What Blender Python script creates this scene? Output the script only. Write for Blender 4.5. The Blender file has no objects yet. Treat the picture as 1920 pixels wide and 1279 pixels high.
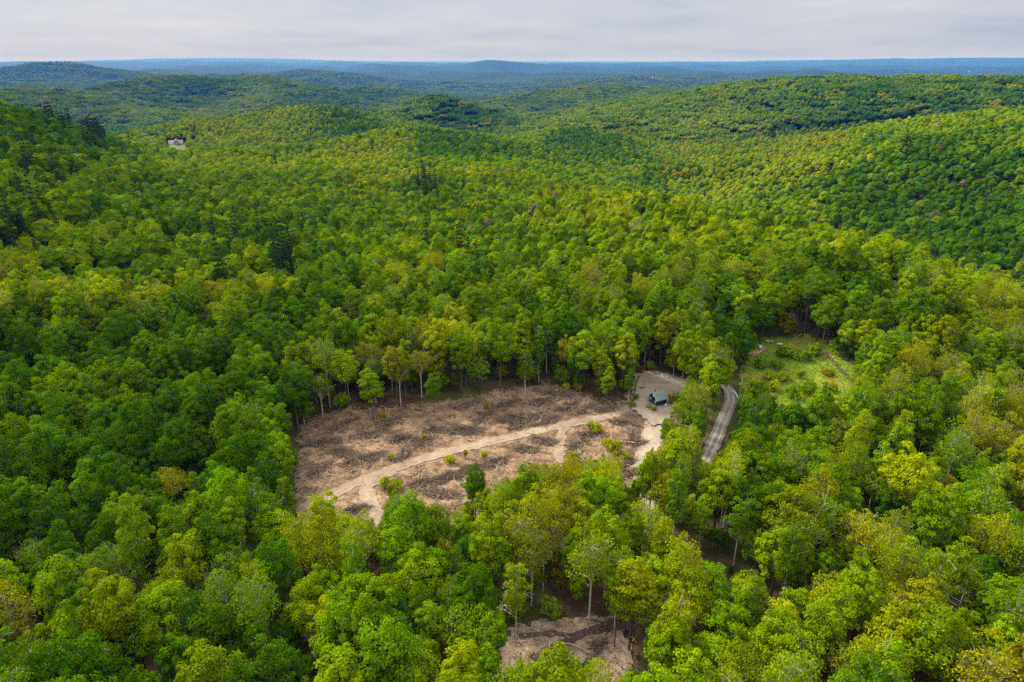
import bpy, math, random
import numpy as np
from mathutils import Vector, Matrix

random.seed(7)
RNG = np.random.default_rng(11)
scene = bpy.context.scene
COL = scene.collection

# ------------------------------------------------------------------ camera model
CAM_H = 90.0
PITCH = math.radians(22.5)
F = 1280.0                       # focal length in photo pixels (24 mm on 36 mm)
CX, CY = 960.0, 639.5
SP, CP = math.sin(PITCH), math.cos(PITCH)

def ray(px, py):
    u, v = px - CX, CY - py
    return np.array([u, v * SP + F * CP, v * CP - F * SP])

def P(px, py, d):
    r = ray(px, py)
    k = d / math.hypot(r[0], r[1])
    return np.array([r[0] * k, r[1] * k, CAM_H + r[2] * k])

def project(x, y, z):
    x = np.asarray(x, float); y = np.asarray(y, float); z = np.asarray(z, float) - CAM_H
    w = y * CP - z * SP
    v = y * SP + z * CP
    w = np.where(np.abs(w) < 1e-3, 1e-3, w)
    px = CX + F * x / w
    py = CY - F * v / w
    bad = w <= 1.0
    return np.where(bad, -9999, px), np.where(bad, -9999, py)

# ------------------------------------------------------------------ noise
_perm = np.random.default_rng(5).permutation(512)
_perm = np.concatenate([_perm, _perm])
_ang = np.random.default_rng(6).uniform(0, 2 * math.pi, 512)
_gx, _gy = np.cos(_ang), np.sin(_ang)

def perlin(x, y):
    x = np.asarray(x, float); y = np.asarray(y, float)
    xi = np.floor(x).astype(int); yi = np.floor(y).astype(int)
    xf = x - xi; yf = y - yi
    xi &= 511; yi &= 511
    x1 = (xi + 1) & 511; y1 = (yi + 1) & 511
    def g(ix, iy, dx, dy):
        h = _perm[_perm[ix] + iy]
        return _gx[h] * dx + _gy[h] * dy
    u = xf * xf * xf * (xf * (xf * 6 - 15) + 10)
    v = yf * yf * yf * (yf * (yf * 6 - 15) + 10)
    a = g(xi, yi, xf, yf); b = g(x1, yi, xf - 1, yf)
    c = g(xi, y1, xf, yf - 1); d = g(x1, y1, xf - 1, yf - 1)
    return 1.5 * ((a * (1 - u) + b * u) * (1 - v) + (c * (1 - u) + d * u) * v)

def fbm(x, y, oct=4, gain=0.5):
    s = 0; a = 1.0; f = 1.0; t = 0
    for k in range(oct):
        s = s + a * perlin(x * f + 37.1 * k, y * f - 11.7 * k); t += a
        a *= gain; f *= 2.03
    return s / t

# ------------------------------------------------------------------ terrain
CAN = 17.0                       # canopy height subtracted from canopy pixels
def az_of(p): return math.atan2(p[0], p[1])

ctl = []
def cp(px, py, d, c=CAN):
    p = P(px, py, d); ctl.append((az_of(p), math.log(d), p[2] - c))
def cw(px, d, z):
    r = ray(px, 400); ctl.append((math.atan2(r[0], r[1]), math.log(d), z))

# the cleared bench and the forest just round it
for px in (-300, 200, 560, 800, 1000, 1200, 1500, 1900, 2300):
    for d, z in ((25, -6), (60, -3), (105, -1), (150, 0), (200, 0.5)):
        cw(px, d, z + (1.5 if (px > 700 and d > 150) else 0))
for px in (620, 900, 1230): cw(px, 240, 2.0)
# left hillside
cp(-300, 420, 300); cp(100, 420, 300); cp(100, 310, 450); cp(-200, 260, 460)
cp(0, 193, 700); cp(-300, 150, 700); cp(70, 210, 720); cp(135, 233, 760); cp(210, 258, 800)
cw(-100, 1100, 5); cw(60, 1100, -40)
cw(150, 1200, -60)
# plateau in the middle
cp(500, 420, 380); cp(900, 410, 395); cp(500, 335, 560); cp(900, 335, 590)
cp(300, 300, 780); cp(600, 305, 800); cp(850, 290, 820); cw(330, 1010, -24); cp(1000, 300, 850)
# front crest above the right-hand valley
cp(1100, 345, 640); cp(1210, 372, 520); cp(1330, 402, 450); cp(1500, 442, 390)
cp(1700, 500, 345); cp(1900, 556, 305); cp(2150, 640, 270)
cw(1330, 640, -85); cw(1500, 560, -100); cw(1700, 500, -105); cw(1900, 450, -105); cw(2200, 420, -100)
cp(1245, 345, 1000); cw(1400, 1000, -122); cw(1700, 750, -95); cw(2000, 700, -90)
cw(1100, 1000, -80); cw(1000, 1180, -95); cw(650, 1200, -90)
for px, z in ((-300, -70), (100, -120), (400, -130), (700, -130), (960, -145), (1250, -155), (1600, -145), (2000, -140), (2400, -120)):
    cw(px, 1700, z)
for px in (-500, 0, 500, 960, 1400, 1900, 2500):
    cw(px, 3000, -225); cw(px, 5000, -290); cw(px, 8500, -355)
for px in (-900, 2900):
    for d, z in ((60, -2), (250, -10), (600, -20), (1200, -60)): cw(px, d, z)

ctl = np.array(ctl)
KA, KD = 2.2, 1.0
def _phi(r2): return np.where(r2 < 1e-12, 0, 0.5 * r2 * np.log(np.maximum(r2, 1e-12)))
_n = len(ctl)
_X = np.stack([ctl[:, 0] * KA, ctl[:, 1] * KD], 1)
_A = np.zeros((_n + 3, _n + 3))
_A[:_n, :_n] = _phi(((_X[:, None] - _X[None]) ** 2).sum(-1)) + np.eye(_n) * 0.004
_A[:_n, _n] = 1; _A[:_n, _n + 1:] = _X; _A[_n:, :_n] = _A[:_n, _n:].T
_sol = np.linalg.solve(_A, np.concatenate([ctl[:, 2], np.zeros(3)]))

def base_rbf(a, ld):
    out = np.empty(a.shape)
    af, lf, of = a.ravel(), ld.ravel(), out.ravel()
    for i in range(0, af.size, 20000):
        q = np.stack([af[i:i + 20000] * KA, lf[i:i + 20000] * KD], 1)
        r2 = ((q[:, None] - _X[None]) ** 2).sum(-1)
        of[i:i + 20000] = _phi(r2) @ _sol[:_n] + _sol[_n] + q @ _sol[_n + 1:]
    return of.reshape(a.shape)

# ridge lines: (photo px, py, horizontal distance), slope, rounding, noise
RIDGES = [
 ([(1290,232,2350),(1340,205,2450),(1390,180,2400),(1450,160,2300),(1500,152,2250),(1600,148,2220),(1700,147,2200),(1800,148,2180),(1920,152,2150),(2300,160,2100)], .22, 150, .5, 15),
 ([(2250,185,850),(1920,207,1000),(1800,219,1080),(1700,236,1170),(1600,250,1250),(1500,259,1300),(1420,270,1330),(1340,300,1330),(1280,325,1250)], .27, 60, .45, 16),
 ([(590,290,960),(640,272,1000),(700,256,1030),(760,247,1060),(850,253,1080),(920,268,1090),(980,285,1090)], .20, 60, .3, 16),
 ([(1000,266,1380),(1040,250,1400),(1080,241,1400),(1120,250,1400),(1165,273,1350),(1210,305,1260)], .31, 45, .3, 16),
 ([(250,258,1450),(320,235,1550),(420,222,1600),(500,212,1600),(560,202,1600),(595,199,1600),(640,208,1600),(690,226,1600),(740,250,1550)], .29, 60, .35, 16),
 ([(730,216,2400),(780,196,2400),(805,185,2400),(822,181,2400),(842,187,2400),(870,198,2400),(910,214,2400),(965,240,2250)], .44, 35, .35, 16),
 ([(185,182,4680),(220,165,4615),(255,151,4550),(300,146,4550),(345,144,4550),(400,148,4550),(440,150,4550),(490,152,4615),(540,163,4680),(590,172,4810),(640,178,4940)], .27, 80, .6, 14),
 ([(490,153,4615),(510,172,4095),(480,196,3510)], .3, 60, .4, 14),
 ([(560,168,4745),(620,190,4030),(700,206,3640)], .3, 60, .4, 14),
 ([(-80,190,3380),(0,182,3380),(40,169,3575),(65,167,3640),(100,172,3640),(140,186,3640),(230,205,3380),(330,218,2990)], .24, 70, .5, 14),
 ([(600,180,5600),(650,170,5600),(690,164,5600),(730,168,5600),(765,182,5500)], .2, 100, .4, 12),
 ([(-120,124,10500),(0,128,10500),(35,122,10500),(70,118.5,10500),(100,120,10500),(125,125,10500),(165,131,10500),(215,130,10400),(240,136,10200),(270,148,9800)], .2, 150, .4, 10),
 ([(-60,150,8500),(0,152,8500),(45,158,8200),(100,172,7800)], .2, 120, .4, 10),
 ([(900,196,4300),(950,183,4300),(1050,172,4250),(1110,165,4200),(1150,160,4200),(1200,166,4150),(1300,172,4000),(1420,172,3900)], .22, 150, .5, 12),
 ([(1090,222,2900),(1150,200,3000),(1210,186,3000),(1270,182,3000),(1340,178,2900),(1400,180,2800)], .27, 60, .4, 14),
 ([(620,128,23000),(655,125,23000),(676,121.5,23000),(689,118.5,23000),(702,122,23000),(740,126,23000),(800,128,23000)], .2, 160, .2, 0),
 ([(810,126,21000),(840,123.5,21000),(880,121,21000),(900,118,21000),(918,116,21000),(938,118,21000),(960,121,21000),(985,120,21000),(1010,122,21000),(1040,129,21000)], .2, 120, .3, 0),
 ([(1080,131,25000),(1120,126,26000),(1160,124,26000),(1210,128,26000)], .12, 300, .3, 0),
 ([(240,132,33000),(330,126,36000),(400,122,36000),(430,121,36000),(470,125,36000),(560,128,36000)], .1, 600, .3, 0),
 ([(1250,145,11000),(1330,136,12000),(1390,131,12000),(1430,134,12000),(1530,140,11500)], .1, 300, .4, 0),
 ([(1480,118,60000),(1600,115.5,55000),(1750,112,48000),(1850,109.5,44000),(1920,108,42000),(2200,103,40000)], .06, 1500, .2, 0),
 ([(230,118,70000),(300,116,70000),(350,113,70000),(385,114.5,70000),(420,112,70000),(470,113.5,70000),(540,116,70000)], .06, 1500, .2, 0),
 ([(960,137,13000),(1040,146,11000),(1150,150,9500)], .08, 300, .4, 0),
 ([(280,152,9000),(420,143,11000),(560,146,10000),(640,143,11000)], .08, 300, .4, 0),
]
_rr = np.random.default_rng(17)
for _d, _y, _a, _r0 in ((11500, 150, 6, 160), (15000, 141, 5, 200), (19500, 133.5, 3.6, 240), (27000, 127, 2.6, 300), (38000, 121.5, 1.8, 400)):
    _px = np.arange(-150, 2100, 52); _b = _rr.normal(size=len(_px)); _b = .55 * _b + .45 * np.roll(_b, 1)
    RIDGES.append(([(float(q), _y - _a * float(np.clip(b, -1.6, 1.9)), _d * (1 + .07 * float(np.sin(q / 190 + _d)))) for q, b in zip(_px, _b)], .2, _r0, .35, 0))
_R = []
for pts, s, r0, nz, can in RIDGES:
    w = np.array([P(*p) for p in pts]); w[:, 2] -= can
    _R.append((w, s, r0, nz))

def terrain(x, y):
    scalar = np.ndim(x) == 0
    x = np.atleast_1d(np.asarray(x, float)); y = np.atleast_1d(np.asarray(y, float))
    d = np.hypot(x, y) + 1e-6
    a = np.arctan2(x, y)
    ld = np.log(np.clip(d, 20, 9000))
    z = base_rbf(np.clip(a, -1.15, 1.15), ld)
    z = np.maximum(z, -370)
    far = np.clip((d - 500) / 1500, 0, 1)
    vfar = np.clip((d - 5500) / 4000, 0, 1)
    n1 = fbm(x / 260, y / 260, 4)
    n2 = fbm(x / 2300 + 3, y / 2000, 5)
    n3 = fbm(x / 4200 + 9, y / 6500, 4)
    gully = 1 - np.abs(fbm(x / 420 + 5, y / 420, 3)) * 2
    for w, s, r0, nz in _R:
        c = w[:, :2].mean(0); ext = np.abs(w[:, :2] - c).max() + 900 / s
        m = (np.abs(x - c[0]) < ext) & (np.abs(y - c[1]) < ext)
        if not m.any(): continue
        xm, ym = x[m], y[m]
        sc = np.clip(r0 * 4, 120, 2500)
        wn = nz * fbm(xm / sc + 1.7, ym / sc, 3)
        h = np.full(xm.shape, -1e9)
        for i in range(len(w) - 1):
            p, q = w[i], w[i + 1]
            e = q[:2] - p[:2]; L = e @ e
            t = np.clip(((xm - p[0]) * e[0] + (ym - p[1]) * e[1]) / L, 0, 1)
            r = np.sqrt((xm - p[0] - t * e[0]) ** 2 + (ym - p[1] - t * e[1]) ** 2)
            r = r * (1 + wn * np.clip(r / (r0 * 2), 0, 1))
            h = np.maximum(h, p[2] + t * (q[2] - p[2]) - s * (np.sqrt(r * r + r0 * r0) - r0))
        k = 6 + 0.004 * d[m]
        zm = z[m]
        df = np.clip((h - zm) / (4 * k), -1, 1)
        # smooth maximum
        z[m] = np.where(h - zm >= 4 * k, h, np.where(h - zm <= -4 * k, zm, zm + 2 * k * (df + 1) ** 2 / 2 * 1.0))
    z = z + far * (n1 * 9 + gully * 5 * np.clip((2500 - np.abs(d - 2500)) / 1500, 0, 1)) + (1 - far) * n1 * np.clip((d - 230) / 150, 0, 1) * 5
    z = z + vfar * (n2 * 150 * np.clip(1 - (d - 30000) / 60000, .25, 1) + n3 * 100)
    z = z + 0.35 * fbm(x / 14, y / 14, 2) * np.clip(1 - d / 400, 0, 1)
    z = np.where(z > 95, 95 + 17 * np.tanh((z - 95) / 17), z)
    return z[0] if scalar else z

def hit(px, py, h=0.0):
    """the point of the ground (raised by h) seen at this pixel of the photo"""
    r = ray(px, py); hr = math.hypot(r[0], r[1])
    ds = np.exp(np.linspace(math.log(30), math.log(9000), 900))
    x, y = r[0] / hr * ds, r[1] / hr * ds
    g = CAM_H + r[2] / hr * ds - terrain(x, y) - h
    i = int(np.argmax(g <= 0))
    if g[i] > 0: i = len(ds) - 1
    if i == 0: t = ds[0]
    else:
        t = ds[i - 1] + (ds[i] - ds[i - 1]) * g[i - 1] / (g[i - 1] - g[i])
    return np.array([r[0] / hr * t, r[1] / hr * t, CAM_H + r[2] / hr * t - h])

def hits(px, py):
    """many ground points at once (cleared bench: nearly level)"""
    px = np.asarray(px, float); py = np.asarray(py, float)
    u, v = px - CX, CY - py
    rx, ry, rz = u, v * SP + F * CP, v * CP - F * SP
    zz = np.zeros(px.shape)
    for _ in range(6):
        t = (zz - CAM_H) / rz
        zz = terrain(rx * t, ry * t)
    return rx * t, ry * t, zz

def inside(poly, x, y):
    x = np.asarray(x, float); y = np.asarray(y, float)
    c = np.zeros(x.shape, bool); n = len(poly); j = n - 1
    for i in range(n):
        xi, yi = poly[i]; xj, yj = poly[j]
        if yi != yj:
            c ^= ((yi > y) != (yj > y)) & (x < (xj - xi) * (y - yi) / (yj - yi) + xi)
        j = i
    return c

# ------------------------------------------------------------------ helpers for objects
def mesh_from(name, v, f, mats=(), midx=None, smooth=False):
    me = bpy.data.meshes.new(name)
    v = np.asarray(v, np.float32)
    if isinstance(f, np.ndarray):
        k = f.shape[1]; nf = len(f)
        me.vertices.add(len(v)); me.vertices.foreach_set('co', v.ravel())
        me.loops.add(nf * k); me.loops.foreach_set('vertex_index', f.astype(np.int32).ravel())
        me.polygons.add(nf)
        me.polygons.foreach_set('loop_start', np.arange(0, nf * k, k, dtype=np.int32))
        me.update(calc_edges=True)
    else:
        me.from_pydata([tuple(q) for q in v], [], [tuple(q) for q in f]); me.update()
    for m in mats: me.materials.append(m)
    if midx is not None: me.polygons.foreach_set('material_index', np.asarray(midx, np.int32))
    if smooth: me.polygons.foreach_set('use_smooth', np.ones(len(me.polygons), bool))
    return me

def link(name, me, parent=None, loc=None):
    o = bpy.data.objects.new(name, me); COL.objects.link(o)
    if parent: o.parent = parent
    if loc is not None: o.location = loc
    return o

def tag(o, label=None, cat=None, group=None, kind=None):
    if label: o['label'] = label
    if cat: o['category'] = cat
    if group: o['group'] = group
    if kind: o['kind'] = kind
    return o

class Tubes:
    """tapered tubes and boxes gathered into one mesh"""
    def __init__(s): s.v = []; s.f = []; s.m = []
    def tube(s, pts, rad, n=5, m=0):
        pts = [np.asarray(p, float) for p in pts]; k0 = len(s.v)
        for i, p in enumerate(pts):
            t = pts[min(i + 1, len(pts) - 1)] - pts[max(i - 1, 0)]
            t = t / (np.linalg.norm(t) + 1e-9)
            a = np.cross(t, [0, 0, 1.0]) if abs(t[2]) < .9 else np.cross(t, [1.0, 0, 0])
            a /= np.linalg.norm(a); b = np.cross(t, a)
            for k in range(n):
                an = 2 * math.pi * k / n
                s.v.append(p + rad[i] * (math.cos(an) * a + math.sin(an) * b))
        for i in range(len(pts) - 1):
            for k in range(n):
                q = k0 + i * n
                s.f.append((q + k, q + (k + 1) % n, q + n + (k + 1) % n, q + n + k)); s.m.append(m)
        s.f.append(tuple(k0 + k for k in reversed(range(n)))); s.m.append(m)
        q = k0 + (len(pts) - 1) * n
        s.f.append(tuple(q + k for k in range(n))); s.m.append(m)
    def box(s, c, size, rz=0, m=0):
        k0 = len(s.v); ca, sa = math.cos(rz), math.sin(rz)
        for dz in (-.5, .5):
            for dx, dy in ((-.5, -.5), (.5, -.5), (.5, .5), (-.5, .5)):
                x, y = dx * size[0], dy * size[1]
                s.v.append(np.array([c[0] + x * ca - y * sa, c[1] + x * sa + y * ca, c[2] + dz * size[2]]))
        for q in ((3, 2, 1, 0), (4, 5, 6, 7), (0, 1, 5, 4), (1, 2, 6, 5), (2, 3, 7, 6), (3, 0, 4, 7)):
            s.f.append(tuple(k0 + i for i in q)); s.m.append(m)
    def prism(s, prof, x0, x1, m=0):
        """profile in (y, z) swept along x"""
        k0 = len(s.v); n = len(prof)
        for x in (x0, x1):
            for y, z in prof: s.v.append(np.array([x, y, z]))
        for i in range(n):
            j = (i + 1) % n
            s.f.append((k0 + i, k0 + j, k0 + n + j, k0 + n + i)); s.m.append(m)
        s.f.append(tuple(k0 + i for i in reversed(range(n)))); s.m.append(m)
        s.f.append(tuple(k0 + n + i for i in range(n))); s.m.append(m)
    def mesh(s, name, mats, smooth=False):
        return mesh_from(name, np.array(s.v), s.f, mats, s.m, smooth)
# ------------------------------------------------------------------ materials
def new_mat(name):
    m = bpy.data.materials.new(name); m.use_nodes = True
    nt = m.node_tree; nt.nodes.clear()
    return m, nt, nt.nodes, nt.links

def N(nt, t, **kw):
    n = nt.nodes.new(t)
    for k, v in kw.items():
        if k.startswith('i_'): n.inputs[k[2:].replace('_', ' ')].default_value = v
        else: setattr(n, k, v)
    return n

def ramp(nt, fac, stops):
    r = nt.nodes.new('ShaderNodeValToRGB')
    e = r.color_ramp.elements
    while len(e) < len(stops): e.new(0.5)
    for el, (p, c) in zip(e, stops):
        el.position = p; el.color = (*c, 1) if len(c) == 3 else c
    nt.links.new(fac, r.inputs[0]); return r.outputs[0]

def noise(nt, vec, scale, detail=4, rough=.6):
    n = N(nt, 'ShaderNodeTexNoise'); n.inputs['Scale'].default_value = scale
    n.inputs['Detail'].default_value = detail; n.inputs['Roughness'].default_value = rough
    if vec is not None: nt.links.new(vec, n.inputs['Vector'])
    return n.outputs['Fac']

def mixc(nt, fac, a, b, mode='MIX'):
    m = N(nt, 'ShaderNodeMix', data_type='RGBA', blend_type=mode)
    for sock, val in ((m.inputs[0], fac), (m.inputs[6], a), (m.inputs[7], b)):
        if isinstance(val, (int, float)): sock.default_value = val
        elif isinstance(val, tuple): sock.default_value = (*val, 1)
        else: nt.links.new(val, sock)
    return m.outputs[2]

def mathn(nt, op, a, b=None, c=None):
    m = N(nt, 'ShaderNodeMath', operation=op)
    for i, v in enumerate((a, b, c)):
        if v is None: continue
        if isinstance(v, (int, float)): m.inputs[i].default_value = v
        else: nt.links.new(v, m.inputs[i])
    return m.outputs[0]

def pos(nt): return N(nt, 'ShaderNodeNewGeometry').outputs['Position']

def finish(nt, col, rough=.9, bump=None, dist=.1, metallic=0, spec=.2):
    b = N(nt, 'ShaderNodeBsdfPrincipled'); b.inputs['Roughness'].default_value = rough
    b.inputs['Metallic'].default_value = metallic
    b.inputs['Specular IOR Level'].default_value = spec
    if isinstance(col, tuple): b.inputs['Base Color'].default_value = (*col, 1)
    else: nt.links.new(col, b.inputs['Base Color'])
    if bump is not None:
        bn = N(nt, 'ShaderNodeBump'); bn.inputs['Strength'].default_value = 1; bn.inputs['Distance'].default_value = dist
        nt.links.new(bump, bn.inputs['Height']); nt.links.new(bn.outputs[0], b.inputs['Normal'])
    o = N(nt, 'ShaderNodeOutputMaterial'); nt.links.new(b.outputs[0], o.inputs[0])
    return b

def leaf_material():
    m, nt, nd, lk = new_mat('leaf')
    at = N(nt, 'ShaderNodeAttribute', attribute_type='INSTANCER', attribute_name='tint')
    p = pos(nt)
    n1 = noise(nt, p, .9, 2); n2 = noise(nt, p, .16, 2)
    v = mathn(nt, 'ADD', mathn(nt, 'MULTIPLY_ADD', n1, .7, .30), mathn(nt, 'MULTIPLY', noise(nt, p, .11, 1), .7))
    c = mixc(nt, 1.0, at.outputs['Color'], v, 'MULTIPLY')
    hs = N(nt, 'ShaderNodeHueSaturation'); lk.new(c, hs.inputs['Color'])
    lk.new(mathn(nt, 'MULTIPLY_ADD', n2, .06, .47), hs.inputs['Hue'])
    d = N(nt, 'ShaderNodeBsdfDiffuse'); t = N(nt, 'ShaderNodeBsdfTranslucent')
    lk.new(hs.outputs[0], d.inputs[0])
    tc = mixc(nt, 1.0, hs.outputs[0], (1.15, 1.1, .6), 'MULTIPLY'); lk.new(tc, t.inputs[0])
    mx = N(nt, 'ShaderNodeMixShader'); mx.inputs[0].default_value = .32
    lk.new(d.outputs[0], mx.inputs[1]); lk.new(t.outputs[0], mx.inputs[2])
    o = N(nt, 'ShaderNodeOutputMaterial'); lk.new(mx.outputs[0], o.inputs[0])
    return m

def bark_material(name, c0, c1, scale=6):
    m, nt, nd, lk = new_mat(name)
    tc = N(nt, 'ShaderNodeTexCoord')
    n = noise(nt, tc.outputs['Object'], scale, 4)
    finish(nt, ramp(nt, n, [(.35, c0), (.65, c1)]), .9, n, .03)
    return m

def simple(name, c, var=.25, scale=3, rough=.8, metallic=0, bump=.0):
    m, nt, nd, lk = new_mat(name)
    tc = N(nt, 'ShaderNodeTexCoord')
    n = noise(nt, tc.outputs['Object'], scale, 4)
    lo = tuple(x * (1 - var) for x in c); hi = tuple(min(1, x * (1 + var)) for x in c)
    finish(nt, ramp(nt, n, [(.3, lo), (.7, hi)]), rough, n if bump else None, bump, metallic)
    return m

def terrain_material():
    m, nt, nd, lk = new_mat('terrain')
    p = pos(nt)
    # leaf litter under the trees near by, wooded country far away
    n1 = noise(nt, p, .35, 6); n2 = noise(nt, p, .02, 5)
    litter = ramp(nt, n1, [(.3, (.03, .018, .009)), (.5, (.07, .041, .021)), (.7, (.14, .085, .045))])
    under = mixc(nt, ramp(nt, n2, [(.45, (0, 0, 0)), (.6, (.7, .7, .7))]), litter, (.045, .075, .012))
    f1 = noise(nt, p, .012, 8, .75); f2 = noise(nt, p, .0011, 5); f3 = noise(nt, p, .00035, 3)
    wood = ramp(nt, f1, [(.3, (.004, .011, .003)), (.5, (.014, .030, .005)), (.7, (.035, .058, .007))])
    field = mixc(nt, ramp(nt, f2, [(.66, (0, 0, 0)), (.69, (1, 1, 1))]), wood, (.06, .09, .02))
    wood2 = mixc(nt, ramp(nt, f3, [(.45, (0, 0, 0)), (.6, (.6, .6, .6))]), field, (.02, .05, .012))
    sep = N(nt, 'ShaderNodeVectorMath', operation='LENGTH'); lk.new(p, sep.inputs[0])
    k = N(nt, 'ShaderNodeMapRange'); lk.new(sep.outputs['Value'], k.inputs[0])
    k.inputs[1].default_value = 700; k.inputs[2].default_value = 1500
    c = mixc(nt, k.outputs[0], under, wood2)
    finish(nt, c, .95, n1, .25, spec=.05)
    return m

def dirt_material(name, stops, scale=.5, bump=.12, tracks=False):
    m, nt, nd, lk = new_mat(name)
    p = pos(nt)
    n = noise(nt, p, scale, 8, .68); n2 = noise(nt, p, .09, 4); n3 = noise(nt, p, 3.2, 4, .7)
    c = ramp(nt, n, stops)
    c = mixc(nt, 1.0, c, ramp(nt, n2, [(.3, (.72, .7, .68)), (.7, (1.15, 1.12, 1.1))]), 'MULTIPLY')
    c = mixc(nt, 1.0, c, ramp(nt, n3, [(.3, (.7, .68, .66)), (.5, (1, 1, 1)), (.72, (1.3, 1.28, 1.22))]), 'MULTIPLY')
    h = mathn(nt, 'ADD', n, mathn(nt, 'MULTIPLY', n3, .5))
    if tracks:
        uv = N(nt, 'ShaderNodeUVMap'); s = N(nt, 'ShaderNodeSeparateXYZ'); lk.new(uv.outputs[0], s.inputs[0])
        # two wheel tracks along the length of the road
        w = mathn(nt, 'ABSOLUTE', mathn(nt, 'SUBTRACT', mathn(nt, 'ABSOLUTE', mathn(nt, 'SUBTRACT', s.outputs[0], .5)), .2))
        w = mathn(nt, 'ADD', w, mathn(nt, 'MULTIPLY', mathn(nt, 'SUBTRACT', n2, .5), .12))
        c = mixc(nt, ramp(nt, w, [(.03, (1, 1, 1)), (.12, (0, 0, 0))]), c, tracks)
    finish(nt, c, .95, h, bump, spec=.1)
    return m

M = dict(
 leaf=leaf_material(),
 bark=bark_material('grey_bark', (.055, .045, .036), (.15, .125, .10)),
 dark_bark=bark_material('dark_bark', (.022, .017, .012), (.06, .045, .035)),
 white_bark=bark_material('pale_bark', (.34, .31, .26), (.62, .58, .50), 3),
 terrain=terrain_material(),
 slash_soil=dirt_material('cleared_soil', [(.28, (.055, .034, .02)), (.42, (.15, .095, .055)), (.54, (.275, .18, .105)), (.72, (.41, .30, .19))], .42, .5),
 track=dirt_material('track_soil', [(.3, (.20, .145, .097)), (.7, (.345, .27, .187))], .6, .2),
 yard=dirt_material('yard_gravel', [(.3, (.29, .23, .165)), (.7, (.43, .36, .27))], .5, .10),
 gravel=dirt_material('road_gravel', [(.3, (.15, .125, .10)), (.7, (.25, .215, .175))], .8, .08, (.29, .26, .22)),
 mud=dirt_material('patch_soil', [(.3, (.22, .15, .10)), (.5, (.41, .30, .205)), (.7, (.55, .43, .31))], .6, .3),
 meadow=dirt_material('meadow_turf', [(.3, (.10, .19, .010)), (.5, (.18, .25, .015)), (.7, (.30, .27, .04))], .22, .25),
)
# ------------------------------------------------------------------ camera, light, sky, air
cam = bpy.data.cameras.new('camera'); cam.sensor_width = 36; cam.lens = 24
cam.clip_start = .5; cam.clip_end = 400000
co = bpy.data.objects.new('camera', cam); COL.objects.link(co)
co.location = (0, 0, CAM_H); co.rotation_euler = (math.pi / 2 - PITCH, 0, 0)
scene.camera = co

SUN_EL, SUN_AZ = math.radians(43), math.radians(-48)     # azimuth clockwise from +Y
sd = bpy.data.lights.new('sun', 'SUN'); sd.energy = SUN_E = 4.1; sd.angle = math.radians(13); sd.color = (1, .95, .86)
so = bpy.data.objects.new('sun', sd); COL.objects.link(so)
tosun = Vector((math.sin(SUN_AZ) * math.cos(SUN_EL), math.cos(SUN_AZ) * math.cos(SUN_EL), math.sin(SUN_EL)))
so.rotation_euler = tosun.to_track_quat('Z', 'Y').to_euler()

w = bpy.data.worlds.new('World'); scene.world = w; w.use_nodes = True
nt = w.node_tree; nt.nodes.clear()
sky = N(nt, 'ShaderNodeTexSky', sky_type='NISHITA'); sky.sun_disc = False
sky.sun_elevation = SUN_EL; sky.sun_rotation = SUN_AZ; sky.altitude = 300
bg1 = N(nt, 'ShaderNodeBackground'); bg1.inputs[1].default_value = .07
nt.links.new(sky.outputs[0], bg1.inputs[0])
tc = N(nt, 'ShaderNodeTexCoord'); sx = N(nt, 'ShaderNodeSeparateXYZ'); nt.links.new(tc.outputs['Generated'], sx.inputs[0])
# cloud deck: direction projected on a level layer, so streaks flatten towards the horizon
zc = mathn(nt, 'MAXIMUM', sx.outputs[2], .0)
den = mathn(nt, 'ADD', zc, .10)
cx = mathn(nt, 'DIVIDE', sx.outputs[0], den); cy = mathn(nt, 'DIVIDE', sx.outputs[1], den)
cv = N(nt, 'ShaderNodeCombineXYZ'); nt.links.new(cx, cv.inputs[0]); nt.links.new(cy, cv.inputs[1])
cn = noise(nt, cv.outputs[0], .55, 6, .58)
cloud = ramp(nt, cn, [(.32, (.48, .51, .62)), (.45, (.575, .585, .672)), (.58, (.645, .63, .69)), (.72, (.72, .70, .74))])
zen = ramp(nt, zc, [(0, (.90, .96, 1.0)), (.10, (.98, .985, 1)), (.32, (1.5, 1.5, 1.48)), (1, (4.1, 4.1, 3.95))])
cloud = mixc(nt, 1.0, cloud, zen, 'MULTIPLY')
bg2 = N(nt, 'ShaderNodeBackground'); bg2.inputs[1].default_value = .565
nt.links.new(cloud, bg2.inputs[0])
mx = N(nt, 'ShaderNodeMixShader'); mx.inputs[0].default_value = .88
nt.links.new(bg1.outputs[0], mx.inputs[1]); nt.links.new(bg2.outputs[0], mx.inputs[2])
ow = N(nt, 'ShaderNodeOutputWorld'); nt.links.new(mx.outputs[0], ow.inputs[0])

hm, nt, nd, lk = new_mat('haze')
pv = N(nt, 'ShaderNodeVolumePrincipled')
pv.inputs['Color'].default_value = (.026, .115, .41, 1)
pv.inputs['Density'].default_value = HAZE_D = 6.6e-5
pv.inputs['Absorption Color'].default_value = (.96, .80, .32, 1)
pv.inputs['Anisotropy'].default_value = 0.0
o = N(nt, 'ShaderNodeOutputMaterial'); lk.new(pv.outputs[0], o.inputs['Volume'])

scene.view_settings.view_transform = 'Standard'; scene.view_settings.look = 'None'
scene.view_settings.exposure = 0.88; scene.view_settings.gamma = 1
cy_ = scene.cycles
cy_.max_bounces = 6; cy_.diffuse_bounces = 3; cy_.glossy_bounces = 1; cy_.transmission_bounces = 3
cy_.volume_bounces = 0; cy_.transparent_max_bounces = 4
cy_.use_denoising = False
cy_.sample_clamp_indirect = 4

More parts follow.
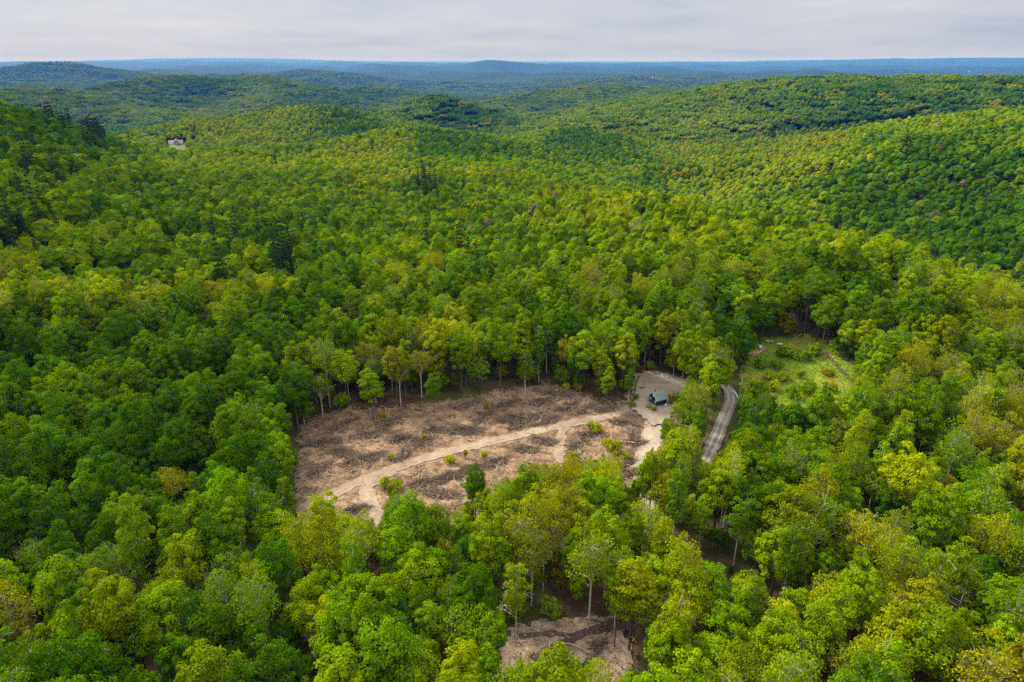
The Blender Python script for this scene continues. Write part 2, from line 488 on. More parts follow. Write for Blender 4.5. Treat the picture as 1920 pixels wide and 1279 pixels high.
# ------------------------------------------------------------------ ground sheets
NA, ND = 700, 520
aa = np.linspace(-1.35, 1.35, NA); dd = np.exp(np.linspace(math.log(8), math.log(115000), ND))
A, D = np.meshgrid(aa, dd)
TX, TY = np.sin(A) * D, np.cos(A) * D
TZ = terrain(TX, TY)
idx = np.arange(NA * ND).reshape(ND, NA)
quads = np.stack([idx[:-1, :-1], idx[:-1, 1:], idx[1:, 1:], idx[1:, :-1]], -1).reshape(-1, 4)[:, ::-1]
me = mesh_from('terrain', np.stack([TX, TY, TZ], -1).reshape(-1, 3), quads.copy(), [M['terrain']], smooth=True)
tag(link('terrain', me), 'wooded hills and valleys running out to a flat blue horizon', 'hills', kind='structure')
zlow = float(TZ.min()); zhigh = float(max(TZ.max() + 25, CAM_H + 15)); print('haze', zlow, zhigh, TZ.max())

B = Tubes(); S_ = 125000
B.box((0, 0, (zlow - 1 + zhigh) / 2), (2 * S_, 2 * S_, zhigh - zlow + 1))
tag(link('haze', B.mesh('haze', [hm])), 'thin blue haze lying over the far hills', 'haze', kind='stuff')
# ------------------------------------------------------------------ trees: shapes
def unit(a): return a / (np.linalg.norm(a, axis=-1, keepdims=True) + 1e-9)

KITE = np.array([[-.55, 0], [0, -.36], [.6, 0], [.05, .38]])

def leaf_quads(pos_, nrm, size, rng, aspect=1.0, axis=None):
    n = len(pos_)
    nrm = unit(nrm)
    ref = unit(rng.normal(size=(n, 3))) if axis is None else unit(axis)
    u = unit(np.cross(nrm, ref)); 
    if axis is not None: u, v = unit(ref - nrm * (ref * nrm).sum(-1, keepdims=True)), u
    else: v = np.cross(nrm, u)
    k = KITE[None] * rng.uniform(.8, 1.2, (n, 4, 2))
    k = k * size[:, None, None]; k[..., 1] *= aspect
    q = pos_[:, None] + u[:, None] * k[..., :1] + v[:, None] * k[..., 1:]
    return q.reshape(-1, 3), np.arange(n * 4).reshape(n, 4)

def lobed_crown(rng, R, H, zc, nl, per, leaf, lr, low=-.45, inner=.12, jit=.3, up=.3, flat=1.0):
    """leaf sprays gathered in billows round an uneven ellipsoid"""
    i = np.arange(nl * 2); th = i * 2.39996
    zz = 1 - 2 * (i + .5) / (nl * 2)
    dirs = np.stack([np.sqrt(1 - zz * zz) * np.cos(th), np.sqrt(1 - zz * zz) * np.sin(th), zz], 1)
    dirs = unit(dirs + rng.normal(size=dirs.shape) * .18)
    dirs = dirs[dirs[:, 2] > low]
    if len(dirs) > nl: dirs = dirs[rng.permutation(len(dirs))[:nl]]
    az = np.arctan2(dirs[:, 1], dirs[:, 0]); p0 = rng.uniform(0, 6.28, 3)
    wob = 1 + .16 * np.sin(2 * az + p0[0]) + .12 * np.sin(3 * az + p0[1] + 2 * dirs[:, 2]) + rng.normal(size=len(az)) * .08
    fr = rng.uniform(.72, 1.0, len(dirs)) * wob
    taper = np.where(dirs[:, 2] < 0, 1 + .25 * dirs[:, 2], 1 - .12 * dirs[:, 2])
    c = dirs * np.array([R, R, H / 2]) * fr[:, None]
    c[:, :2] *= taper[:, None]; c[:, 2] += zc
    L = rng.uniform(.5, 1.55, len(c)) * lr
    d = unit(rng.normal(size=(len(c), per, 3)) + dirs[:, None] * .75 + np.array([0, 0, up * 1.6]))
    p = c[:, None] + d * (L[:, None, None] * rng.uniform(.55, 1.08, (len(c), per, 1))) * np.array([1, 1, .72 * flat])
    nrm = d + rng.normal(size=d.shape) * jit + np.array([0, 0, up])
    p, nrm = p.reshape(-1, 3), nrm.reshape(-1, 3)
    ni = int(len(p) * inner)
    if ni:
        q = unit(rng.normal(size=(ni, 3))) * rng.uniform(.2, .85, (ni, 1)) ** .6 * np.array([R, R, H / 2]) * .85
        q[:, 2] += zc - H * .06
        p = np.concatenate([p, q]); nrm = np.concatenate([nrm, rng.normal(size=(ni, 3)) + [0, 0, .6]])
    s = leaf * rng.uniform(.6, 1.35, len(p))
    v, f = leaf_quads(p, nrm, s, rng)
    return v, f, c

def trunk_tubes(rng, h, r, zc, R, targets, lean=0, nlimb=9, n=6, fork=None, rmin=.035):
    t = Tubes()
    bx, by = rng.normal(size=2) * .25
    top = np.array([lean + bx, by, h])
    fz = fork if fork else zc - 1
    pts = [np.array([0, 0, -.6]), np.array([bx * .1, by * .1, .5]), np.array([lean * .4 + bx * .6, by * .5, fz * .5]), np.array([lean * .75 + bx, by, fz]), top]
    t.tube(pts, [r * 1.35, r * 1.05, r * .85, r * .68, rmin], n)
    if len(targets):
        for k in rng.permutation(len(targets))[:nlimb]:
            g = targets[k]; hd = math.hypot(g[0] - lean, g[1]); z0 = min(max(g[2] - 1.2 - hd * rng.uniform(.8, 1.3), fz * rng.uniform(.55, .8)), h * .9)
            s = np.array([lean * .75 + bx, by, z0]); mid = s + (g - s) * np.array([.40, .40, .52])
            rr = r * rng.uniform(.26, .42)
            t.tube([s, mid, g], [rr, rr * .6, rmin * .7], 4)
            for _ in range(3):                       # finer branches
                a = mid * .5 + g * .5; b = g + rng.normal(size=3) * [1.1, 1.1, .8] + [0, 0, .5]
                t.tube([a, (a + b) / 2 + rng.normal(size=3) * .15, b], [rr * .4, rr * .28, rmin * .5], 3)
    return t

PROTO = {}           # kind -> list of (trunk_mesh, crown_mesh, radius, height)

def crown_mesh(v, f, name='crown'): return mesh_from(name, v, f, [M['leaf']])

def make_round(seed, R, Ht, Hc, bark='bark', nl=58, per=112, leaf=.41, lr=1.25, inner=.12, low=-.75, jit=.3, nlimb=9, r=.24, up=.25, fork=None, lean=0, rmin=.035):
    rng = np.random.default_rng(seed)
    zc = Ht - Hc / 2
    v, f, c = lobed_crown(rng, R - lr * .6, Hc - lr, zc, nl, per, leaf, lr, low, inner, jit, up)
    v[:, 0] += lean * np.clip(v[:, 2] / Ht, 0, 1); c[:, 0] += lean
    t = trunk_tubes(rng, Ht - 1.0, r, zc - Hc * .15, R, c, lean, nlimb, fork=fork, rmin=rmin)
    return t.mesh('trunk', [M[bark]]), crown_mesh(v, f), R, Ht

def conifer_parts(seed, R, Ht, z0, leaf=.6, per=26, whorls=17, droop=.25, open_=.0, n=6):
    rng = np.random.default_rng(seed)
    P_, Nn, Ax, S = [], [], [], []
    for w_ in range(whorls):
        t = w_ / (whorls - 1); z = z0 + (Ht - .4 - z0) * t
        rad = R * (1 - t) ** .85 * rng.uniform(.8, 1.12) + .18
        nb = max(4, int(9 * (1 - t) + 4))
        for b in range(nb):
            a = 2 * math.pi * b / nb + rng.uniform(-.35, .35) + w_ * .7
            L = rad * rng.uniform(.65, 1.15)
            if rng.random() < open_: continue
            m = max(4, int(per * L / R))
            s = rng.uniform(.15, 1, m)
            dirv = np.array([math.cos(a), math.sin(a), 0]); side = np.array([-math.sin(a), math.cos(a), 0])
            wdt = .42 * L * (1 - s) + .18
            p = dirv * (L * s)[:, None] + side * (rng.uniform(-1, 1, m) * wdt)[:, None]
            p[:, 2] += z - droop * L * s + .25 * L * s ** 2 * .6 + rng.normal(size=m) * .07
            P_.append(p); Nn.append(np.array([0, 0, 1.0]) + dirv * .35 + rng.normal(size=(m, 3)) * .35)
            Ax.append(dirv + side * rng.uniform(-.9, .9, (m, 1))); S.append(leaf * rng.uniform(.6, 1.25, m))
    return leaf_quads(np.concatenate(P_), np.concatenate(Nn), np.concatenate(S), rng, .55, np.concatenate(Ax)) + (rng,)

def make_conifer(seed, R, Ht, z0, bark='dark_bark', **k):
    v, f, rng = conifer_parts(seed, R, Ht, z0, **k)
    t = Tubes(); t.tube([(0, 0, -.6), (0, 0, .5), (0, 0, Ht * .5), (0, 0, Ht - .5)], [.34, .27, .17, .03], 6)
    for i in range(22):
        z = z0 + (Ht - z0) * rng.uniform(.0, .8); a = rng.uniform(0, 6.28); L = R * (1 - (z - z0) / (Ht - z0)) * .8
        t.tube([(0, 0, z), (math.cos(a) * L, math.sin(a) * L, z - .15 * L)], [.06, .015], 3)
    return t.mesh('trunk', [M[bark]]), crown_mesh(v, f), R, Ht

def make_bare(seed, Ht, R, bark='white_bark', leafy=0, spread=1.0, r=.2):
    rng = np.random.default_rng(seed); t = Tubes(); tips = []
    def grow(p, d, L, rad, lv):
        d = d / np.linalg.norm(d)
        q = p + d * L * .5 + rng.normal(size=3) * L * .05; e = q + d * L * .5 + rng.normal(size=3) * L * .06
        t.tube([p, q, e], [rad, rad * .85, rad * .62], 5 if lv < 2 else 3)
        tips.append(e)
        if lv >= 4: return
        for k in range(int(rng.integers(2, 4)) + (lv == 0)):
            nd = d + rng.normal(size=3) * .55 * spread + np.array([0, 0, .18])
            grow(e if k else q * .3 + e * .7, nd, L * rng.uniform(.5, .72), rad * .58, lv + 1)
    grow(np.array([0, 0, -.5]), np.array([rng.normal() * .08, rng.normal() * .08, 1.0]), Ht * .52, r, 0)
    tips = np.array(tips)
    if leafy:
        k = tips[tips[:, 2] > Ht * .5]
        p = np.repeat(k, leafy, 0) + rng.normal(size=(len(k) * leafy, 3)) * .55
    else:
        k = tips[tips[:, 2] > Ht * .45]; p = np.repeat(k, 2, 0) + rng.normal(size=(len(k) * 2, 3)) * .4
    v, f = leaf_quads(p, rng.normal(size=p.shape) + [0, 0, .6], .30 * rng.uniform(.6, 1.3, len(p)), rng)
    return t.mesh('trunk', [M[bark]]), crown_mesh(v, f), R, Ht

full = [make_round(100 + i, R, H, Hc, bk, lr=lr, nl=nl) for i, (R, H, Hc, bk, lr, nl) in enumerate([
    (4.6, 20, 12.5, 'bark', 1.35, 60), (5.2, 20.5, 13, 'dark_bark', 1.5, 66), (4.1, 19.5, 13, 'bark', 1.15, 62),
    (4.8, 21, 12, 'dark_bark', 1.1, 84), (5.6, 19.5, 11.5, 'bark', 1.45, 70), (3.8, 21.5, 14.5, 'bark', 1.2, 62)])]
airy = [make_round(200 + i, R, H, Hc, bk, lr=1.5, nl=nl, per=66, leaf=.33, inner=.22, jit=.9, low=-.35, nlimb=20, r=.2, up=.1, rmin=.05) for i, (R, H, Hc, bk, nl) in enumerate([
    (4.5, 20, 11.5, 'bark', 46), (5.1, 19, 11, 'bark', 52), (3.9, 20.5, 12, 'white_bark', 42), (4.6, 18.5, 11, 'white_bark', 46)])]
tall = [make_round(300 + i, R, H, Hc, bk, lr=.95, nl=54, per=80, leaf=.36, inner=.14, jit=.6, nlimb=10, r=.17) for i, (R, H, Hc, bk) in enumerate([
    (2.9, 21, 14, 'white_bark'), (3.2, 22, 13, 'bark'), (2.6, 20, 14.5, 'white_bark')])]
spruce = [make_conifer(400, 3.0, 20, 1.5, per=34, whorls=26), make_conifer(401, 2.6, 22, 3, per=32, whorls=28, open_=.1)]
pine = [make_conifer(402, 3.4, 19, 5.5, bark='dark_bark', per=34, whorls=11, droop=.05, leaf=.7, open_=.08), make_conifer(403, 3.8, 18, 4, per=40, whorls=13, droop=.0, leaf=.62)]
bare = [make_bare(500, 18, 3.5, leafy=0), make_bare(501, 17, 4, 'bark', leafy=6), make_bare(502, 15, 3.5, 'white_bark', leafy=3, spread=1.2)]
blossom = [make_round(600, 3.2, 9, 7.5, 'dark_bark', lr=.9, nl=46, per=60, leaf=.34, jit=1.0, nlimb=12, r=.14)]
sapling = [make_round(700 + i, R, H, H * .86, 'bark', lr=.6, nl=34, per=36, leaf=.34, jit=.7, nlimb=8, r=.08, low=-.8, inner=.2) for i, (R, H) in enumerate([(1.7, 5.5), (2.1, 5), (1.4, 7)])]
shrub = [make_round(720 + i, R, H, H * .98, 'bark', lr=.42, nl=24, per=30, leaf=.26, jit=.8, nlimb=8, r=.04, low=-.7, inner=.25) for i, (R, H) in enumerate([(1.2, 1.7), (1.5, 1.5), (1.0, 2.2)])]
PROTO = dict(full=full, airy=airy, tall=tall, spruce=spruce, pine=pine, bare=bare, blossom=blossom, sapling=sapling, shrub=shrub)

# ------------------------------------------------------------------ trees: where
# visible open ground, as photo outlines
V_CLEAR = [(553,960),(560,880),(570,800),(640,772),(760,765),(860,752),(930,735),(1030,724),(1085,742),(1150,765),(1186,742),(1188,706),(1230,698),(1290,718),(1283,735),(1262,745),(1262,768),(1240,800),(1222,838),(1210,862),(1200,900),(1175,895),(1140,870),(1118,862),(1080,862),(1000,880),(960,905),(930,905),(880,940),(850,960),(790,960),(745,905),(718,905),(712,975),(690,982),(655,972),(615,940),(590,965)]
V_ROAD = [(1364,734),(1384,736),(1382,780),(1368,812),(1350,860),(1320,860),(1328,820),(1346,786),(1356,756)]
V_MEADOW = [(1405,668),(1432,642),(1500,636),(1520,655),(1548,665),(1590,695),(1606,724),(1588,756),(1552,752),(1520,752),(1480,758),(1440,740),(1408,704)]
V_PATCH = [(960,1196),(985,1182),(1060,1168),(1140,1168),(1160,1205),(1178,1225),(1172,1279),(1150,1279),(1110,1240),(1040,1236),(1025,1279),(980,1279),(1010,1225)]
V_FLOOR = [(1285,1030),(1395,1040),(1400,1062),(1330,1062),(1285,1050)]
V_GAP = [(468,1030),(492,1020),(494,1060),(470,1066)]
V_POLE = [(1383,700),(1397,700),(1397,731),(1383,731)]
VIS = [V_POLE, V_CLEAR, V_ROAD, V_MEADOW, V_PATCH, V_FLOOR, V_GAP]

def in_vis(px, py, grow=0):
    m = np.zeros(np.shape(px), bool)
    for q in VIS: m |= inside(q, px, py)
    return m

PALETTE = {   # leaf reflectance by kind of foliage
 'deep':   (.060, .140, .002), 'green': (.114, .204, .002), 'fresh': (.166, .254, .002),
 'lime':   (.240, .292, .003), 'yellow': (.255, .280, .004), 'olive': (.205, .200, .005),
 'amber':  (.235, .215, .006), 'spruce': (.021, .046, .009), 'pine': (.030, .068, .009),
 'bud':    (.16, .15, .055), 'blossom': (.46, .44, .26)}

def pick(x, y, px, py, rnd):
    """foliage kind by place: deep greens lower left, limes in the middle, olives to the right"""
    e = float(fbm(np.array(x / 45), np.array(y / 45), 2)) + rnd.normal() * .26
    bias = .12
    if py > 620 and px < 560: bias = -.48 if py < 1080 else -.12
    elif px > 1250 and py > 560: bias = .15
    elif py > 900: bias = .16
    elif py < 760 and 540 < px < 1200: bias = -.02
    e += bias
    if rnd.random() < .006: return 'bud'
    if e < -.38: return 'deep'
    if e < -.02: return 'green'
    if e < .28: return 'fresh'
    if e < .60: return 'lime'
    if e < .86: return 'yellow' if rnd.random() < .75 else 'olive'
    return 'amber' if rnd.random() < .12 else 'yellow'

def tint_of(kind, rnd, k=.14):
    c = np.array(PALETTE[kind]) * np.exp(rnd.normal() * k)
    return c * np.exp(rnd.normal(size=3) * .04)

def hexgrid(x0, x1, y0, y1, s, rng, j=.36):
    ny = int((y1 - y0) / (s * .866)); nx = int((x1 - x0) / s)
    jx, jy = np.meshgrid(np.arange(nx), np.arange(ny))
    X = x0 + (jx + .5 * (jy % 2)) * s; Y = y0 + jy * s * .866
    X = X + rng.uniform(-j, j, X.shape) * s; Y = Y + rng.uniform(-j, j, X.shape) * s
    return X.ravel(), Y.ravel()

trees = []      # individuals and near forest: dict(x,y,z,kind,tint,scale,rot,h,R)
def crown_clear(x, y, z, R, H):
    """share of this crown's outline that would stand before open ground the photo shows"""
    zs = np.array([.3, .45, .6, .75, .9, 1.02, .9, .9, .75, .75, .6, .6, .45, .45]) * H + z
    xs = np.array([0, 0, 0, 0, 0, 0, -.6, .6, -.95, .95, -.95, .95, -.8, .8]) * R + x
    qx, qy = project(xs, np.full(14, y), zs)
    return in_vis(qx, qy).sum()

def in_frame(x, y, z, m=60):
    qx, qy = project(x, y, z)
    return (qx > -m) & (qx < 1920 + m) & (qy > -m) & (qy < 1279 + m)

SHAPES = {'deep': ('full', 'full', 'full', 'full', 'tall'), 'green': ('full', 'full', 'full', 'airy', 'tall'), 'fresh': ('full', 'full', 'airy', 'tall'),
          'lime': ('full', 'airy', 'airy', 'tall'), 'yellow': ('airy',), 'olive': ('airy', 'airy', 'full'), 'amber': ('airy',), 'bud': ('bare',)}

# ---- trees the photo singles out: (photo px, py of the foot, top py, shape, index, foliage, label, name)
SPECIAL = [
 (1103,1181, 998,'airy',2,'fresh','tall tree with forked bare white trunk behind the lower dirt patch','birch_tree'),
 (1152,1214,1066,'tall',1,'fresh','dark trunked leafy tree standing alone at the right edge of the lower dirt patch','broadleaf_tree'),
 (1128, 908, 843,'pine',0,'pine','dark green pine standing against the near edge of the clearing','pine_tree'),
 (1600,1150,1040,'spruce',1,'pine','large dark conifer among the yellow green trees at lower right','spruce_tree'),
 (892, 978, 878,'full',2,'deep','small dark green tree with bare lower limbs jutting into the near side of the clearing','broadleaf_tree'),
 (548,1066, 968,'full',0,'green','bright green leafy tree standing alone below the left end of the clearing','broadleaf_tree'),
 (1062, 722, 632,'airy',0,'amber','orange tinged tree with thin pale trunk behind the clearing, left of the cabin','broadleaf_tree'),
 (1279, 716, 640,'tall',0,'green','forked white trunked birch behind the gravel yard with a side branch','birch_tree'),
 (1262, 712, 640,'tall',2,'amber','thin pale trunked amber tree behind the gravel yard','birch_tree'),
 (1345, 700, 642,'bare',1,'bud','grey half bare tree behind the bend of the gravel road','bare_tree'),
 (1216,1052, 985,'blossom',0,'blossom','white blossoming tree in the wood below the clearing','blossom_tree'),
 (1462,1020, 945,'blossom',0,'blossom','pale blossoming slender tree at the right of the tall birches','blossom_tree'),
 (1652, 668, 630,'blossom',0,'bud','rounded grey twiggy tree beyond the grassy meadow','bare_tree'),
 (1895,1220,1148,'bare',0,'bud','dead tree of white bare branches at the lower right edge','dead_tree'),
 (1375,1060, 930,'tall',0,'green','slender white trunked birch over bare brown forest floor, right of two','birch_tree'),
 (1306,1044, 925,'tall',2,'fresh','slender pale trunked birch over the bare brown forest floor, left of two','birch_tree'),
 (165, 975, 870,'bare',1,'olive','half bare tree with white forked trunk in the deep green wood at left','bare_tree'),
 (265, 768, 685,'bare',1,'yellow','round headed tree with bare fanned limbs showing, in the deep green wood at left','bare_tree'),
 (338, 980, 872,'airy',1,'yellow','broad yellow green tree lit up among deep green trees left of the clearing','broadleaf_tree'),
 (60, 705, 628,'airy',0,'yellow','yellow green airy tree at the left edge above the deep green wood','broadleaf_tree'),
 (110, 690, 600,'airy',3,'yellow','tall yellowish airy tree high on the left side of the photo','broadleaf_tree'),
 (815, 780, 700,'tall',1,'green','tree with long thin bare trunk in the back edge of the clearing, at its middle','broadleaf_tree'),
 (700, 790, 690,'full',5,'fresh','tree with tall bare trunk in the back edge of the clearing, nearest the left corner','broadleaf_tree'),
 (985, 738, 655,'tall',2,'green','leaning pale birch at the back edge of the clearing','birch_tree'),
 (1135, 752, 672,'tall',1,'fresh','full leafed tall tree left of the gravel yard, beside the end of the brush','broadleaf_tree'),
 (1178, 755, 690,'tall',2,'green','narrow green tree at the left edge of the gravel yard','broadleaf_tree'),
 (745,1000, 918,'tall',1,'green','tapering bright green tree at the near edge of the clearing, right of the track fork','broadleaf_tree'),
 (940,1190,1098,'bare',2,'lime','slight young tree of scattered lime leaves left of the lower dirt patch','broadleaf_tree'),
 (615,1000, 940,'airy',2,'yellow','yellow airy tree just below the left corner of the clearing','broadleaf_tree'),
 (60, 470, 400,'spruce',0,'spruce','dark spruce on the left slope, rightmost of the black clump','spruce_tree'),
 (1600, 770, 690,'airy',2,'yellow','yellow pale trunked tree at the right edge of the grassy meadow','birch_tree'),
 (1395, 870, 800,'full',0,'green','leafy tree overhanging the right side of the gravel road','broadleaf_tree'),
]
spec_pts = []
rs = np.random.default_rng(21)
for (bx, by, ty, shp, k, fol, lab, nm) in SPECIAL:
    g = hit(bx, by)
    d = math.hypot(g[0], g[1])
    r = ray(bx, ty); ztop = CAM_H + r[2] / math.hypot(r[0], r[1]) * d
    H = ztop - g[2]; base = PROTO[shp][k]
    sc = H / base[3]
    trees.append(dict(x=g[0], y=g[1], z=g[2], shape=shp, k=k, fol=fol, tint=tint_of(fol, rs, .05), s=sc, rot=rs.uniform(0, 6.28), label=lab, name=nm, special=True))
    spec_pts.append((g[0], g[1], base[2] * sc))
spec_pts = np.array(spec_pts)

# open ground as seen from above (a little wider than its visible outline)
def world_poly(poly):
    x, y, z = hits([p[0] for p in poly], [p[1] for p in poly]); return list(zip(x, y))
W_CLEAR = world_poly([(540,985),(556,860),(562,790),(640,768),(760,762),(860,749),(930,731),(1030,720),(1090,739),(1150,758),(1180,738),(1182,702),(1232,693),(1296,714),(1300,740),(1275,800),(1235,900),(1200,930),(1100,930),(1000,960),(900,1000),(800,1030),(700,1040),(620,1030)])

XH, YH = hexgrid(-340, 340, 45, 330, 5.1, np.random.default_rng(31), .40)
ZH = terrain(XH, YH)
dH = np.hypot(XH, YH)
rn = np.random.default_rng(77)
near_cut = 262
for x, y, z, d in zip(XH, YH, ZH, dH):
    if d > near_cut or abs(math.atan2(x, y)) > 1.0: continue
    if len(spec_pts):
        q = np.hypot(spec_pts[:, 0] - x, spec_pts[:, 1] - y)
        if (q < np.minimum(spec_pts[:, 2] * .85, 3.4)).any(): continue
    fpx, fpy = project(x, y, z)
    if in_vis(fpx, fpy): continue
    cpx, cpy = project(x, y, z + 14)
    fol = pick(x, y, float(cpx), float(cpy), rn)
    shp = SHAPES[fol][rn.integers(len(SHAPES[fol]))]
    if rn.random() < .015: shp, fol = 'pine', 'pine'
    k = int(rn.integers(len(PROTO[shp])))
    if shp == 'bare': k = 1
    s = .50 + .40 * rn.random() ** .9
    R, H = PROTO[shp][k][2:4]
    ok = False
    for q in (1, .85, .7, .55, .42, .32):
        if crown_clear(x, y, z, R * s * q, H * s * q) == 0: ok = True; break
    if not ok: continue
    if q < .5 and shp in ('full', 'airy', 'tall'):
        shp = 'sapling'; k = int(rn.integers(3)); R, H2 = PROTO[shp][k][2:4]; q = min(1.25, H * s * q / H2 / s)
        if fol == 'deep': fol = 'fresh'
    if shp == 'full' and float(cpx) > 500 and rn.random() < .15 and d < 150: s *= .75
    trees.append(dict(x=x, y=y, z=z, shape=shp, k=k, fol=fol, tint=tint_of(fol, rn), s=s * q, rot=rn.uniform(0, 6.28)))
# ------------------------------------------------------------------ which trees stand as individuals
for t in trees:
    R, H = PROTO[t['shape']][t['k']][2:4]
    t['R'], t['H'] = R * t['s'], H * t['s']
    t['d'] = math.hypot(t['x'], t['y'], t['z'] + t['H'] * .7 - CAM_H)
    qx, qy = project(t['x'], t['y'], t['z'] + t['H'] * .7); t['px'], t['py'] = float(qx), float(qy)
    t['seen'] = (-25 < t['px'] < 1945) and (-25 < t['py'] < 1318)
    t['size'] = t['R'] ** 1.0 / t['d']
MAXT = 300
cand = sorted([t for t in trees if t['seen'] and not t.get('special')], key=lambda t: -t['size'])
chosen = [t for t in trees if t.get('special')]
chosen += cand[:MAXT - len(chosen)]
ids = set(id(t) for t in chosen)
rest = [t for t in trees if id(t) not in ids]

COLOUR = {'deep': 'deep green', 'green': 'mid green', 'fresh': 'fresh green', 'lime': 'lime green', 'yellow': 'yellow green', 'olive': 'olive green', 'amber': 'amber brown', 'bud': 'greyish budding', 'pine': 'dark green', 'spruce': 'blackish green', 'blossom': 'white blossoming'}
FORM = {'full': 'round tree', 'airy': 'airy tree', 'tall': 'narrow tree', 'pine': 'pine', 'spruce': 'spruce', 'bare': 'half bare tree', 'sapling': 'short young tree', 'blossom': 'small tree', 'shrub': 'shrub'}
NAME = {'full': 'broadleaf_tree', 'airy': 'broadleaf_tree', 'tall': 'broadleaf_tree', 'pine': 'pine_tree', 'spruce': 'spruce_tree', 'bare': 'bare_tree', 'sapling': 'young_tree', 'blossom': 'blossom_tree'}
def region(px, py):
    if py > 1150:
        if px < 330: return 'in the bottom left corner'
        if px < 660: return 'along the bottom edge, left part'
        if px < 960: return 'left of the lower dirt patch'
        if px < 1260: return 'around the lower dirt patch'
        if px < 1600: return 'along the bottom edge, right part'
        return 'in the bottom right corner'
    if py > 985:
        if px < 300: return 'low at the left edge'
        if px < 560: return 'below the left corner of the clearing'
        if px < 860: return 'below the track fork of the clearing'
        if px < 1150: return 'between the clearing and the lower dirt patch'
        if px < 1440: return 'around the tall birches below the road'
        if px < 1690: return 'beside the large lower right conifer'
        return 'low at the right edge'
    if py > 830:
        if px < 250: return 'in the left edge wood'
        if px < 600: return 'against the left end of the clearing'
        if px < 900: return 'at the near edge of the clearing, left half'
        if px < 1200: return 'at the near edge of the clearing, right half'
        if px < 1440: return 'below the end of the gravel road'
        if px < 1690: return 'on the slope below the meadow'
        return 'on the slope at the right edge'
    if px < 250: return 'higher in the wood at the left edge'
    if px < 620: return 'behind the left corner of the clearing'
    if px < 1000: return 'behind the back edge of the clearing'
    if px < 1300: return 'behind the gravel yard and cabin'
    if px < 1440: return 'beside the gravel road'
    if px < 1690: return 'around the grassy meadow'
    return 'right of the meadow'
ORD = ['', 'second', 'third', 'fourth', 'fifth', 'sixth', 'seventh', 'eighth', 'ninth', 'tenth']
cells = {}
for t in chosen:
    if 'label' in t: continue
    cells.setdefault((t['fol'], t['shape'], region(t['px'], t['py'])), []).append(t)
for (fol, shp, reg), ts in cells.items():
    base = f'{COLOUR[fol]} {FORM[shp]} {reg}'
    ts.sort(key=lambda t: t['px'])
    n = len(ts)
    for i, t in enumerate(ts):
        if n == 1: t['label'] = base; continue
        if n == 2: w_ = ('left of two', 'right of two')[i]
        elif i == 0: w_ = f'leftmost of {n}'
        elif i == n - 1: w_ = f'rightmost of {n}'
        elif i < 10: w_ = f'{ORD[i]} from left'
        else: w_ = f'{ORD[min(9, n - 1 - i)]} from right'
        t['label'] = base + ', ' + w_

def place_tree(t):
    tr, cr, R, H = PROTO[t['shape']][t['k']]
    o = bpy.data.objects.new(t.get('name') or NAME[t['shape']], None); COL.objects.link(o)
    o.empty_display_size = .5
    o.location = (t['x'], t['y'], t['z']); o.rotation_euler = (0, 0, t['rot'])
    sx = 1 + .14 * math.sin(t['rot'] * 5)
    o.scale = (t['s'] * sx, t['s'] / sx, t['s'] * (1 if t.get('special') else 1.14 + .1 * math.sin(t['rot'] * 9)))
    shrubby = t['shape'] == 'shrub'
    grp = 'shrubs in the clearing and meadow' if shrubby else 'trees of the near wood'
    tag(o, t['label'], 'shrub' if shrubby else 'tree', t.get('group') or grp)
    link('stem' if shrubby else 'trunk', tr, o)
    c = link('foliage' if shrubby else 'crown', cr, o)
    c['tint'] = [float(v) for v in t['tint']]
    return o
for t in chosen: place_tree(t)

# ------------------------------------------------------------------ the forest beyond: one mass of instanced trees
protos = bpy.data.collections.new('forest_tree_kinds')
proto_names = []
def add_proto(me):
    k = len(proto_names)
    o = bpy.data.objects.new('forest_tree_%03d' % k, me); protos.objects.link(o); proto_names.append(o.name)
    return k
def merged(name, parts):
    """one mesh of trunk (slot 0) and leaves (slot 1)"""
    vs, fs, mi, k = [], [], [], 0
    mats = []
    for me in parts:
        v = np.empty(len(me.vertices) * 3, np.float32); me.vertices.foreach_get('co', v); v = v.reshape(-1, 3)
        for p in me.polygons: fs.append([i + k for i in p.vertices])
        vs.append(v); mi += [len(mats)] * len(me.polygons); mats.append(me.materials[0]); k += len(v)
    return mesh_from(name, np.concatenate(vs), fs, mats, mi)
L0 = {}
for shp in ('full', 'airy', 'tall', 'spruce', 'pine', 'bare', 'sapling', 'blossom'):
    L0[shp] = [add_proto(merged('forest_tree', PROTO[shp][k][:2])) for k in range(len(PROTO[shp]))]

